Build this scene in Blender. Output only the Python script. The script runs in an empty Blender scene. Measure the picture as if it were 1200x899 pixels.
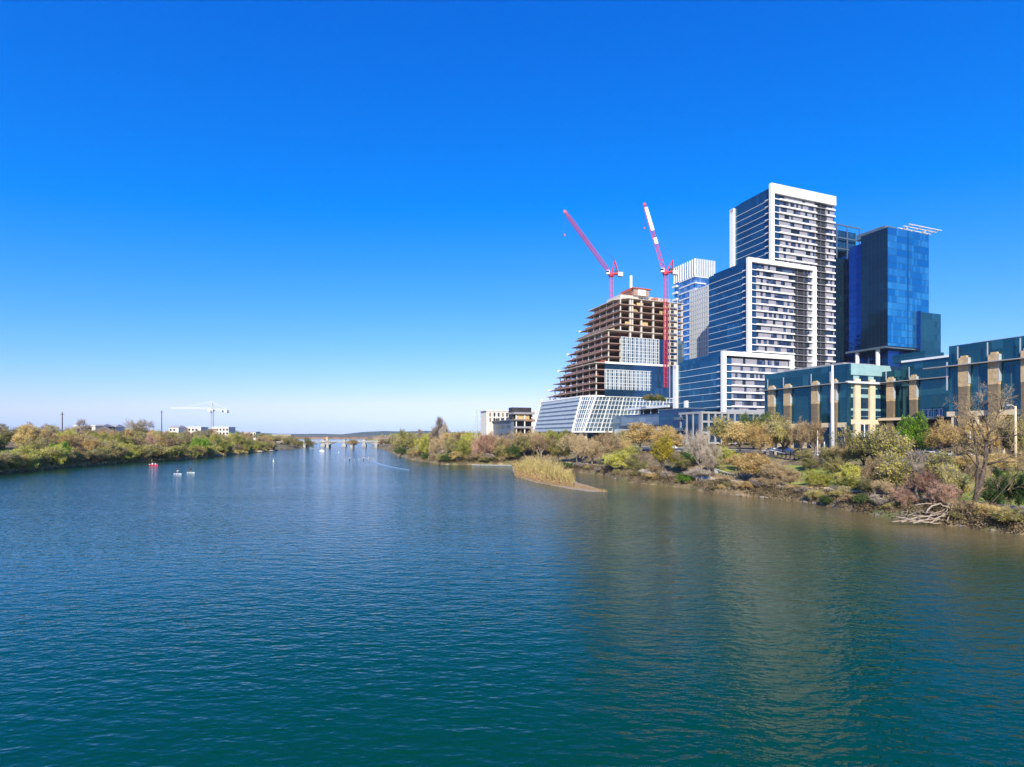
import bpy, math, random
import numpy as np
from mathutils import Vector, Matrix, Quaternion
R = math.radians
random.seed(7)
S = bpy.context.scene
COL = S.collection

# ------------------------------------------------------------------ camera
F = 640.0; HZ = 511.0; CAMZ = 12.0          # focal length and horizon in photo pixels, eye height over the water
cam = bpy.data.cameras.new("camera"); co = bpy.data.objects.new("camera", cam); COL.objects.link(co)
co.location = (0, 0, CAMZ); co.rotation_euler = (R(90), 0, 0)
cam.sensor_width = 36; cam.lens = 36 * F / 1200; cam.shift_y = (HZ - 449.5) / 1200
cam.clip_start = 0.5; cam.clip_end = 20000
S.camera = co

# ------------------------------------------------------------------ sky, sun, exposure
SUN_EL = R(34); SUN_AZ = math.atan2(-0.12, -0.99)
w = bpy.data.worlds.new("World"); S.world = w; w.use_nodes = True
nt = w.node_tree; bg = nt.nodes["Background"]
sky = nt.nodes.new("ShaderNodeTexSky"); sky.sky_type = 'NISHITA'; sky.sun_disc = False
sky.sun_elevation = SUN_EL; sky.sun_rotation = SUN_AZ
sky.altitude = 0; sky.air_density = 1.0; sky.dust_density = 0.35; sky.ozone_density = 3.0
# grade the physical sky towards the deep blue of the photograph, channel by channel
def _m(op, a, b_):
    n = nt.nodes.new("ShaderNodeMath"); n.operation = op; n.inputs[1].default_value = b_; nt.links.new(a, n.inputs[0]); return n.outputs[0]
sp0 = nt.nodes.new("ShaderNodeSeparateColor"); nt.links.new(sky.outputs[0], sp0.inputs[0]); cb0 = nt.nodes.new("ShaderNodeCombineColor")
chan = []
for i, (g_, a_, o_) in enumerate(((1.75, .62, .034), (1.06, .62, 0), (.62, 1.03, 0))):
    v_ = _m('MULTIPLY', _m('POWER', _m('MULTIPLY', sp0.outputs[i], .13), g_), a_)
    if o_: v_ = _m('MULTIPLY', _m('MAXIMUM', _m('SUBTRACT', v_, o_), 0.0), 1.35)
    chan.append(v_)
lim = nt.nodes.new("ShaderNodeMath"); lim.operation = 'MINIMUM'; nt.links.new(chan[0], lim.inputs[0]); nt.links.new(_m('MULTIPLY', chan[1], .86), lim.inputs[1]); chan[0] = lim.outputs[0]
for i in range(3): nt.links.new(_m('MULTIPLY', chan[i], 1 / .13), cb0.inputs[i])
nt.links.new(cb0.outputs[0], bg.inputs[0])
bg.inputs[1].default_value = 0.13
sl = bpy.data.lights.new("sun", 'SUN'); so = bpy.data.objects.new("sun", sl); COL.objects.link(so)
sl.energy = 5.0; sl.angle = R(0.5); sl.color = (1, 0.935, 0.80)
sd = Vector((math.sin(SUN_AZ) * math.cos(SUN_EL), math.cos(SUN_AZ) * math.cos(SUN_EL), math.sin(SUN_EL)))
so.rotation_euler = (-sd).to_track_quat('-Z', 'Y').to_euler(); so.location = (0, -50, 300)
vs = S.view_settings; vs.view_transform = 'Standard'; vs.look = 'None'; vs.exposure = 0.55; vs.gamma = 1.0
vs.use_curve_mapping = False
S.cycles.max_bounces = 6; S.cycles.diffuse_bounces = 2; S.cycles.glossy_bounces = 4
S.cycles.use_denoising = True

# ------------------------------------------------------------------ helpers
def px2x(px, Y): return (px - 600) / F * Y
def py2z(py, Y): return CAMZ + (HZ - py) / F * Y
def wat(px, py):
    Y = CAMZ * F / (py - HZ); return (px2x(px, Y), Y)

class MB:
    def __init__(s): s.v = []; s.f = []; s.m = []; s.n = 0
    def add(s, vs_, fs, mi=0):
        b = s.n; s.v += [tuple(p) for p in vs_]; s.n += len(vs_)
        s.f += [tuple(b + i for i in f) for f in fs]; s.m += [mi] * len(fs); return s
    def box(s, a, b, mi=0):
        x0, y0, z0 = a; x1, y1, z1 = b
        if x0 > x1: x0, x1 = x1, x0
        if y0 > y1: y0, y1 = y1, y0
        if z0 > z1: z0, z1 = z1, z0
        return s.add([(x0,y0,z0),(x1,y0,z0),(x1,y1,z0),(x0,y1,z0),(x0,y0,z1),(x1,y0,z1),(x1,y1,z1),(x0,y1,z1)],
            [(0,3,2,1),(4,5,6,7),(0,1,5,4),(1,2,6,5),(2,3,7,6),(3,0,4,7)], mi)
    def prism(s, poly, z0, z1, mi=0, top=None):
        n = len(poly); top = top or poly
        vs_ = [(x, y, z0) for x, y in poly] + [(x, y, z1) for x, y in top]
        fs = [tuple(range(n - 1, -1, -1)), tuple(range(n, 2 * n))] + [(i, (i + 1) % n, n + (i + 1) % n, n + i) for i in range(n)]
        return s.add(vs_, fs, mi)
    def tube(s, pts, rad, n=6, mi=0):
        pts = [Vector(p) for p in pts]
        if not hasattr(rad, '__len__'): rad = [rad] * len(pts)
        vs_ = []; fs = []
        for i, p in enumerate(pts):
            d = (pts[min(i + 1, len(pts) - 1)] - pts[max(i - 1, 0)]).normalized()
            u = d.orthogonal().normalized() if abs(d.z) > .95 else d.cross(Vector((0, 0, 1))).normalized()
            if abs(d.z) > .95: u = Vector((1, 0, 0)); u = (u - d * u.dot(d)).normalized()
            v = d.cross(u)
            for k in range(n):
                a = 2 * math.pi * k / n
                vs_.append(p + (u * math.cos(a) + v * math.sin(a)) * rad[i])
        for i in range(len(pts) - 1):
            for k in range(n):
                fs.append((i * n + k, i * n + (k + 1) % n, (i + 1) * n + (k + 1) % n, (i + 1) * n + k))
        fs.append(tuple(range(n - 1, -1, -1))); L = (len(pts) - 1) * n; fs.append(tuple(range(L, L + n)))
        return s.add(vs_, fs, mi)
    def bar(s, p, q, t=.1, mi=0, t2=None):
        p = Vector(p); q = Vector(q); d = (q - p).normalized()
        u = d.cross(Vector((0, 0, 1)))
        u = Vector((1, 0, 0)) if u.length < 1e-3 else u.normalized()
        v = d.cross(u); t2 = t2 or t; h = t / 2; g = t2 / 2
        c = [(-h, -g), (h, -g), (h, g), (-h, g)]
        return s.add([p + u * a + v * b for a, b in c] + [q + u * a + v * b for a, b in c],
            [(0,1,2,3),(7,6,5,4),(0,4,5,1),(1,5,6,2),(2,6,7,3),(3,7,4,0)], mi)
    def build(s, name, mats, parent=None, smooth=False):
        me = bpy.data.meshes.new(name); me.from_pydata(s.v, [], s.f)
        if not isinstance(mats, (list, tuple)): mats = [mats]
        for m in mats: me.materials.append(m)
        if len(mats) > 1: me.polygons.foreach_set('material_index', s.m)
        if smooth: me.polygons.foreach_set('use_smooth', [True] * len(s.f))
        me.update()
        o = bpy.data.objects.new(name, me); COL.objects.link(o)
        if parent: o.parent = parent
        return o

def tag(o, label=None, cat=None, group=None, kind=None):
    if label: o['label'] = label
    if cat: o['category'] = cat
    if group: o['group'] = group
    if kind: o['kind'] = kind
    return o
def thing(name, label, cat, loc=(0, 0, 0), rz=0, group=None):
    o = bpy.data.objects.new(name, None); COL.objects.link(o); o.location = loc; o.rotation_euler = (0, 0, rz)
    o.empty_display_size = .1
    return tag(o, label, cat, group)
def copy_tree(o, parent=None):
    c = o.copy(); COL.objects.link(c)
    if parent: c.parent = parent
    for ch in [x for x in o.children]: copy_tree(ch, c)
    return c

# ------------------------------------------------------------------ materials
def newmat(name):
    m = bpy.data.materials.new(name); m.use_nodes = True
    return m, m.node_tree, m.node_tree.nodes["Principled BSDF"]
def mat(name, c, rough=.7, metal=0, var=.18, scale=.6, bump=0, detail=5, spec=.5):
    m, t, p = newmat(name)
    tc = t.nodes.new("ShaderNodeTexCoord"); nz = t.nodes.new("ShaderNodeTexNoise")
    nz.inputs['Scale'].default_value = scale; nz.inputs['Detail'].default_value = detail; nz.inputs['Roughness'].default_value = .65
    mx = t.nodes.new("ShaderNodeMix"); mx.data_type = 'RGBA'
    mx.inputs[6].default_value = (*[x * (1 - var) for x in c], 1); mx.inputs[7].default_value = (*[min(1, x * (1 + var)) for x in c], 1)
    rp = t.nodes.new("ShaderNodeMapRange"); rp.inputs[1].default_value = .3; rp.inputs[2].default_value = .7
    t.links.new(tc.outputs['Object'], nz.inputs['Vector']); t.links.new(nz.outputs[0], rp.inputs[0])
    t.links.new(rp.outputs[0], mx.inputs[0]); t.links.new(mx.outputs[2], p.inputs['Base Color'])
    p.inputs['Roughness'].default_value = rough; p.inputs['Metallic'].default_value = metal
    p.inputs['Specular IOR Level'].default_value = spec
    if bump:
        b = t.nodes.new("ShaderNodeBump"); b.inputs['Strength'].default_value = bump; b.inputs['Distance'].default_value = .1
        t.links.new(nz.outputs[0], b.inputs['Height']); t.links.new(b.outputs[0], p.inputs['Normal'])
    return m
def math_(t, op, a, b=None):
    n = t.nodes.new("ShaderNodeMath"); n.operation = op
    for i, x in enumerate((a, b)):
        if x is None: continue
        if isinstance(x, (int, float)): n.inputs[i].default_value = x
        else: t.links.new(x, n.inputs[i])
    return n.outputs[0]
def glass(name, tint, light, pw=1.6, ph=3.6, metal=.5, rough=.05, frac=.15, mull=(.01, .012, .015), mw=.05, mh=.06, wob=.02, streak=.35):
    """panelled curtain glass: every pane tilts a hair, some panes have blinds drawn, mullion lines between"""
    m, t, p = newmat(name); L = t.links.new
    tc = t.nodes.new("ShaderNodeTexCoord"); sp = t.nodes.new("ShaderNodeSeparateXYZ"); L(tc.outputs['Object'], sp.inputs[0])
    u = math_(t, 'DIVIDE', math_(t, 'ADD', sp.outputs[0], sp.outputs[1]), pw); v = math_(t, 'DIVIDE', sp.outputs[2], ph)
    cb = t.nodes.new("ShaderNodeCombineXYZ"); L(math_(t, 'FLOOR', u), cb.inputs[0]); L(math_(t, 'FLOOR', v), cb.inputs[1])
    wn = t.nodes.new("ShaderNodeTexWhiteNoise"); wn.noise_dimensions = '2D'; L(cb.outputs[0], wn.inputs['Vector'])
    cb2 = t.nodes.new("ShaderNodeCombineXYZ"); L(math_(t, 'FLOOR', math_(t, 'DIVIDE', u, 5.0)), cb2.inputs[0]); L(math_(t, 'FLOOR', v), cb2.inputs[1])
    wn2 = t.nodes.new("ShaderNodeTexWhiteNoise"); wn2.noise_dimensions = '2D'; L(cb2.outputs[0], wn2.inputs['Vector'])
    blind = math_(t, 'GREATER_THAN', wn.outputs[0], 1 - frac)
    row = math_(t, 'MULTIPLY', math_(t, 'POWER', wn2.outputs[0], 2.0), streak)
    fac = math_(t, 'MINIMUM', math_(t, 'ADD', math_(t, 'MULTIPLY', blind, .55), row), 1.0)
    mx = t.nodes.new("ShaderNodeMix"); mx.data_type = 'RGBA'; mx.inputs[6].default_value = (*tint, 1); mx.inputs[7].default_value = (*light, 1)
    L(fac, mx.inputs[0])
    lu = math_(t, 'LESS_THAN', math_(t, 'FRACT', u), mw); lv = math_(t, 'LESS_THAN', math_(t, 'FRACT', v), mh)
    ml = math_(t, 'MAXIMUM', lu, lv)
    m2 = t.nodes.new("ShaderNodeMix"); m2.data_type = 'RGBA'; L(ml, m2.inputs[0]); L(mx.outputs[2], m2.inputs[6]); m2.inputs[7].default_value = (*mull, 1)
    L(m2.outputs[2], p.inputs['Base Color'])
    L(math_(t, 'MULTIPLY', math_(t, 'SUBTRACT', 1.0, ml), metal), p.inputs['Metallic'])
    L(math_(t, 'ADD', math_(t, 'MULTIPLY', ml, .4), rough), p.inputs['Roughness'])
    ge = t.nodes.new("ShaderNodeNewGeometry")
    v1 = t.nodes.new("ShaderNodeVectorMath"); v1.operation = 'SUBTRACT'; L(wn.outputs['Color'], v1.inputs[0]); v1.inputs[1].default_value = (.5, .5, .5)
    v2 = t.nodes.new("ShaderNodeVectorMath"); v2.operation = 'SCALE'; L(v1.outputs[0], v2.inputs[0]); v2.inputs['Scale'].default_value = wob
    v3 = t.nodes.new("ShaderNodeVectorMath"); v3.operation = 'ADD'; L(v2.outputs[0], v3.inputs[0]); L(ge.outputs['Normal'], v3.inputs[1])
    v4 = t.nodes.new("ShaderNodeVectorMath"); v4.operation = 'NORMALIZE'; L(v3.outputs[0], v4.inputs[0]); L(v4.outputs[0], p.inputs['Normal'])
    return m
def leafmat(name, c1, c2, c3, trans=.25):
    """foliage or twig colour: varies clump to clump and tree to tree"""
    m, t, p = newmat(name); L = t.links.new
    tc = t.nodes.new("ShaderNodeTexCoord"); oi = t.nodes.new("ShaderNodeObjectInfo")
    ad = t.nodes.new("ShaderNodeVectorMath"); L(tc.outputs['Object'], ad.inputs[0])
    ad.operation = 'ADD'; sc = t.nodes.new("ShaderNodeVectorMath"); sc.operation = 'SCALE'; sc.inputs[0].default_value = (31, 17, 11)
    L(oi.outputs['Random'], sc.inputs['Scale']); L(sc.outputs[0], ad.inputs[1])
    nz = t.nodes.new("ShaderNodeTexNoise"); nz.inputs['Scale'].default_value = .55; nz.inputs['Detail'].default_value = 5; nz.inputs['Roughness'].default_value = .7
    L(ad.outputs[0], nz.inputs['Vector'])
    f = math_(t, 'ADD', nz.outputs[0], math_(t, 'MULTIPLY', math_(t, 'SUBTRACT', oi.outputs['Random'], .5), .22))
    cr = t.nodes.new("ShaderNodeValToRGB"); e = cr.color_ramp.elements
    e[0].position = .33; e[0].color = (*c1, 1); e[1].position = .68; e[1].color = (*c3, 1); k = e.new(.5); k.color = (*c2, 1)
    L(f, cr.inputs[0]); L(cr.outputs[0], p.inputs['Base Color'])
    p.inputs['Roughness'].default_value = .75; p.inputs['Specular IOR Level'].default_value = .2
    if trans:
        tr = t.nodes.new("ShaderNodeBsdfTranslucent"); ms = t.nodes.new("ShaderNodeMixShader"); ms.inputs[0].default_value = trans
        L(cr.outputs[0], tr.inputs[0]); L(p.outputs[0], ms.inputs[1]); L(tr.outputs[0], ms.inputs[2])
        L(ms.outputs[0], t.nodes["Material Output"].inputs[0])
    return m

M = {}
M['white'] = mat("white_cladding", (.74, .735, .70), .55, var=.04, scale=.15)
M['offwhite'] = mat("offwhite_metal", (.62, .63, .62), .5, var=.08)
M['steelgrey'] = mat("galvanised_steel", (.50, .53, .54), .45, .3, var=.08)
M['concrete'] = mat("concrete", (.35, .235, .185), .85, var=.16, scale=.5, bump=.2)
M['concrete_pale'] = mat("pale_concrete", (.52, .47, .40), .85, var=.12, scale=.5, bump=.2)
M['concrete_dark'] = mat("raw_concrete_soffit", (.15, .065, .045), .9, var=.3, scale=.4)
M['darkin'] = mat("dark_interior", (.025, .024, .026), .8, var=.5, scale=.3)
M['formwork'] = mat("orange_formwork", (.38, .09, .045), .8, var=.35, scale=.5)
M['plywood'] = mat("plywood", (.50, .36, .16), .8, var=.25, scale=.7)
M['red'] = mat("red_crane_paint", (.52, .022, .055), .45, var=.15)
M['cranewhite'] = mat("white_crane_paint", (.80, .80, .80), .5, var=.05)
M['black'] = mat("black_paint", (.02, .02, .022), .5, var=.2)
M['stone'] = mat("sandstone", (.46, .33, .18), .85, var=.28, scale=1.2, bump=.5)
M['pier_lower'] = mat("dark_brown_pier_base", (.17, .125, .075), .8, var=.25, scale=1.2, bump=.4)
M['grey_concrete'] = mat("grey_concrete", (.30, .30, .30), .8, var=.12)
M['stone_pale'] = mat("pale_limestone", (.62, .50, .33), .85, var=.12, scale=.8, bump=.3)
M['tealpanel'] = mat("pale_teal_panel", (.27, .42, .42), .35, var=.12, scale=.5)
M['greypanel'] = mat("lilac_grey_panel", (.27, .255, .28), .6, var=.12, scale=.8)
M['bark'] = mat("bark", (.085, .062, .047), .9, var=.4, scale=2.5, bump=.6)
M['bark_pale'] = mat("pale_bark", (.24, .19, .15), .9, var=.3, scale=2.5, bump=.6)
M['drift'] = mat("bleached_driftwood", (.31, .245, .18), .85, var=.25, scale=2, bump=.4)
M['asphalt'] = mat("asphalt", (.06, .06, .06), .9, var=.25, scale=1.5)
M['path'] = mat("crushed_granite_path", (.50, .39, .26), .95, var=.15, scale=1.5)
M['rock'] = mat("limestone_rock", (.24, .21, .17), .9, var=.45, scale=1.5, bump=.8)
M['darkstone'] = mat("dark_stone_wall", (.10, .09, .085), .9, var=.6, scale=2.2, bump=.8)
M['railbrown'] = mat("rusty_bridge_paint", (.20, .145, .12), .8, var=.4, scale=.12)
M['roofgrey'] = mat("grey_roofing", (.30, .30, .31), .8, var=.15)
M['housewall'] = mat("cream_render", (.60, .56, .48), .8, var=.1)
M['brick'] = mat("brown_brick", (.26, .15, .10), .85, var=.2)
M['skin'] = mat("skin", (.45, .27, .19), .6, var=.05)
M['navycloth'] = mat("navy_cloth", (.02, .025, .05), .9, var=.2, scale=4)
M['redcloth'] = mat("red_cloth", (.5, .03, .05), .9, var=.2, scale=4)
M['whitecloth'] = mat("white_cloth", (.78, .77, .76), .9, var=.05, scale=4)
M['boatred'] = mat("red_gelcoat", (.55, .03, .06), .3, var=.1)
M['boatwhite'] = mat("white_gelcoat", (.82, .82, .80), .3, var=.05)
M['rubber'] = mat("tyre_rubber", (.02, .02, .02), .8, var=.2)
M['carglass'] = mat("car_glass", (.015, .02, .025), .08, .2, var=.1)
M['g_north'] = glass("blue_apartment_glass", (.02, .095, .165), (.05, .19, .28), 1.5, 3.0, .7, .04, .06, mw=.03, mh=.02, streak=.5)
M['g_win'] = glass("dark_window_glass", (.03, .045, .09), (.20, .22, .27), 1.4, 3.0, .45, .05, .3, mw=.06, mh=0)
M['g_blue'] = glass("bright_blue_tower_glass", (.014, .25, .48), (.10, .48, .66), 1.5, 4.0, .8, .04, .22, (.01, .05, .12), .04, .06, streak=.8)
M['g_navy'] = glass("navy_tower_glass", (.006, .022, .045), (.012, .045, .08), 2.4, 4.0, .35, .06, .1, (.004, .012, .02), .10, .04)
M['g_royal'] = glass("royal_blue_tower_glass", (.010, .07, .24), (.02, .11, .30), 1.6, 4.0, .75, .06, .05, mw=.03, mh=.04)
M['g_office'] = glass("teal_office_glass", (.013, .075, .105), (.04, .16, .19), 2.4, 4.2, .6, .035, .06, (.012, .05, .07), .02, .02, wob=.035, streak=.6)
M['g_sail'] = glass("grey_blue_curtain_glass", (.10, .16, .21), (.30, .38, .44), 1.5, 4.0, .5, .07, .25, (.5, .5, .5), .0, .0)
M['g_saildark'] = glass("dark_curtain_glass", (.02, .07, .15), (.04, .12, .22), 1.5, 4.0, .6, .06, .1, mw=.06, mh=.05)
M['g_crown'] = glass("sky_blue_tower_glass", (.05, .20, .42), (.35, .50, .65), 2.2, 3.2, .6, .06, .25, mw=.05, mh=.05)
M['g_zinc'] = glass("blue_zinc_and_glass", (.11, .17, .25), (.24, .33, .42), 6.0, 2.6, .35, .25, .35, (.05, .07, .1), .02, .04)
M['palegrid'] = mat("pale_grey_stone", (.46, .48, .49), .7, var=.06, scale=.3)
M['bridgestone'] = mat("weathered_bridge_concrete", (.34, .32, .29), .9, var=.2, scale=.2)
M['redscreen'] = mat("rust_red_netting", (.22, .075, .05), .9, var=.45, scale=.35)
M['louver'] = mat("pale_blue_louvre", (.50, .57, .62), .5, .1, var=.1, scale=.3)
M['louvshade'] = mat("grey_blue_slot", (.10, .13, .17), .5, .1, var=.2, scale=.3)

# ------------------------------------------------------------------ terrain
ND = (.935, .355); DD = (-.355, .935); TH = math.atan2(.355, .935)   # street grid: inland and along-river directions
RS = [(420, -700), (140, -150), (105, -60), (85, 0), (68, 50)] + [wat(*q) for q in
      [(1200, 627), (1120, 617), (1060, 610), (1015, 602), (986, 597), (950, 590), (920, 586), (890, 583), (852, 580), (830, 578), (807, 573),
       (753, 567), (731, 565), (708, 557), (660, 552), (600, 545), (547, 545), (520, 545), (482, 539), (463, 533), (452, 528)]] + \
     [(-138, 560), (-160, 650), (-260, 1000), (-700, 2500), (-2000, 7000)]
LS = [(-120, -700), (-140, -100), (-150, 60)] + [wat(*q) for q in [(0, 555.5), (41, 551.5), (75, 548.7), (110, 545.5), (160, 542), (203, 540), (240, 536.7),
      (273, 533), (300, 530), (327, 528)]] + [(-212, 560), (-235, 650), (-420, 1000), (-1100, 2500), (-3000, 7000)]
RA = [x * DD[0] + y * DD[1] for x, y in RS]; RSS = [x * ND[0] + y * ND[1] for x, y in RS]
LY = [y for x, y in LS]; LX = [x for x, y in LS]
PR_S = [-40, -12, -4, 0, .6, 3, 6, 12, 18, 26, 34, 40, 60, 110, 200, 6000]
PR_Z = [-3.5, -1.8, -.7, 0, .95, 1.5, 1.95, 2.3, 4.0, 5.8, 6.9, 7.0, 7.2, 9.0, 11, 16]
PL_S = [-40, -12, -4, 0, 1, 3, 8, 20, 40, 80, 200, 6000]
PL_Z = [-3.5, -1.6, -.45, 0, .6, 1.2, 2.0, 3.6, 5.8, 8.0, 10, 16]
def inland_r(x, y): return x * ND[0] + y * ND[1] - np.interp(x * DD[0] + y * DD[1], RA, RSS)
def inland_l(x, y): return np.interp(y, LY, LX) - x
def wob(x, y): return .25 * math.sin(x * .31 + y * .17) + .2 * math.sin(x * .13 - y * .41 + 1) + .12 * math.sin(x * .9 + y * .7)
def ground(x, y):
    a = inland_r(x, y); b = inland_l(x, y)
    if a > b: z = np.interp(a, PR_S, PR_Z); k = min(1, max(0, a / 4)) * (0 if a > 36 else 1)
    else: z = np.interp(b, PL_S, PL_Z); k = min(1, max(0, b / 4))
    return float(z + wob(x, y) * k)
def on_right(px, s):                     # the point of the right bank, s metres inland, in this viewing direction
    lo, hi = 20., 3000.
    for _ in range(50):
        m_ = (lo + hi) / 2
        if inland_r(px2x(px, m_), m_) < s: lo = m_
        else: hi = m_
    return px2x(px, lo), lo
def on_left(px, s):
    lo, hi = 60., 3000.; best = None
    for _ in range(50):
        m_ = (lo + hi) / 2
        if inland_l(px2x(px, m_), m_) < s: lo = m_
        else: hi = m_
    return px2x(px, lo), lo

def groundmat(name):
    m, t, p = newmat(name); L = t.links.new
    tc = t.nodes.new("ShaderNodeTexCoord")
    def nz(scale, det=6):
        n = t.nodes.new("ShaderNodeTexNoise"); n.inputs['Scale'].default_value = scale; n.inputs['Detail'].default_value = det
        n.inputs['Roughness'].default_value = .7; L(tc.outputs['Object'], n.inputs['Vector']); return n.outputs[0]
    at = t.nodes.new("ShaderNodeAttribute"); at.attribute_name = "lawn"
    def mix(f, a, b):
        x = t.nodes.new("ShaderNodeMix"); x.data_type = 'RGBA'
        for i, q in ((0, f), (6, a), (7, b)):
            if isinstance(q, tuple): x.inputs[i].default_value = (*q, 1)
            else: L(q, x.inputs[i])
        return x.outputs[2]
    def ramp(v, a, b):
        r_ = t.nodes.new("ShaderNodeMapRange"); r_.inputs[1].default_value = a; r_.inputs[2].default_value = b; L(v, r_.inputs[0]); return r_.outputs[0]
    dirt = mix(ramp(nz(.25), .4, .62), (.10, .075, .05), (.30, .22, .12))
    dirt = mix(ramp(nz(.12), .5, .65), dirt, (.13, .15, .05))
    lawn = mix(ramp(nz(.6), .3, .7), (.15, .20, .03), (.30, .33, .085))
    c = mix(ramp(math_(t, 'ADD', at.outputs['Fac'], math_(t, 'MULTIPLY', math_(t, 'SUBTRACT', nz(.35), .5), .7)), .4, .6), dirt, lawn)
    L(c, p.inputs['Base Color']); p.inputs['Roughness'].default_value = .95; p.inputs['Specular IOR Level'].default_value = .15
    b = t.nodes.new("ShaderNodeBump"); b.inputs['Strength'].default_value = .7; b.inputs['Distance'].default_value = .3; L(nz(1.5), b.inputs['Height']); L(b.outputs[0], p.inputs['Normal'])
    return m
M['ground'] = groundmat("bank_soil_and_grass")
def bank(name, pts, n, prof, lawns):
    # resample the shoreline, then sweep the profile inland
    P = []
    for (x0, y0), (x1, y1) in zip(pts, pts[1:]):
        L = math.hypot(x1 - x0, y1 - y0); k = max(1, int(L / (4 if max(abs(y0), abs(y1)) < 500 else 60)))
        P += [(x0 + (x1 - x0) * i / k, y0 + (y1 - y0) * i / k) for i in range(k)]
    P.append(pts[-1])
    ss = [-40, -20, -10, -5, -2, -1, 0, .5, 1, 2, 3, 4.5, 6, 8, 10, 12, 15, 18, 22, 26, 30, 34, 38, 44, 55, 70, 95, 140, 220, 500, 1500, 5000]
    vs_ = []; lw = []
    for (x, y) in P:
        for s in ss:
            X = x + n[0] * s; Y = y + n[1] * s
            if s < 0 or s > 400: z = float(np.interp(s, *prof))
            else: z = ground(X, Y)
            vs_.append((X, Y, z)); lw.append(max([max(0, 1 - math.hypot(X - a, Y - b) / r_) for a, b, r_ in lawns] + [0]))
    k = len(ss); fs = [(i * k + j, i * k + j + 1, (i + 1) * k + j + 1, (i + 1) * k + j) for i in range(len(P) - 1) for j in range(k - 1)]
    o = MB().add(vs_, fs).build(name, M['ground'], smooth=True)
    a = o.data.attributes.new("lawn", 'FLOAT', 'POINT'); a.data.foreach_set('value', [min(1, q * 1.6) for q in lw])
    tag(o, kind='structure'); return o
lawR = [(*on_right(px, s), r_) for px, s, r_ in [(962, 15, 9), (985, 16, 5), (855, 18, 6), (1180, 18, 12), (1200, 24, 14), (1165, 14, 8), (1230, 18, 16), (930, 20, 6)]]
lawL = [(*on_left(px, s), r_) for px, s, r_ in [(5, 36, 22), (-20, 36, 26), (18, 30, 10)]]
bank("ground_north_bank", RS, ND, (PR_S, PR_Z), lawR)
bank("ground_south_bank", LS, (-1, 0), (PL_S, PL_Z), lawL)

# hills on the horizon
hb = MB(); hv = []; hf = []
for i in range(81):
    px = -400 + i * 25; Y = 3600
    top = 5.5 + 2.0 * math.sin(i * .37) + 1.5 * math.sin(i * .9 + 1) + (3.5 * math.exp(-((px - 440) / 45) ** 2)) + 1.2 * math.sin(i * 2.3)
    zt = CAMZ + max(1.2, top * .62) * Y / F
    for yy, z in ((2900, -2), (3250, zt * .6), (3600, zt), (4300, zt * .7), (5200, -2)): hv.append((px2x(px, Y) * yy / 3600, yy, z))
for i in range(80):
    for j in range(4): hf.append((i * 5 + j, i * 5 + j + 1, (i + 1) * 5 + j + 1, (i + 1) * 5 + j)[::-1])
M['hill'] = mat("wooded_hill", (.055, .065, .045), .95, var=.4, scale=.02)
tag(hb.add(hv, hf).build("hills", M['hill'], smooth=True), kind='structure')

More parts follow.
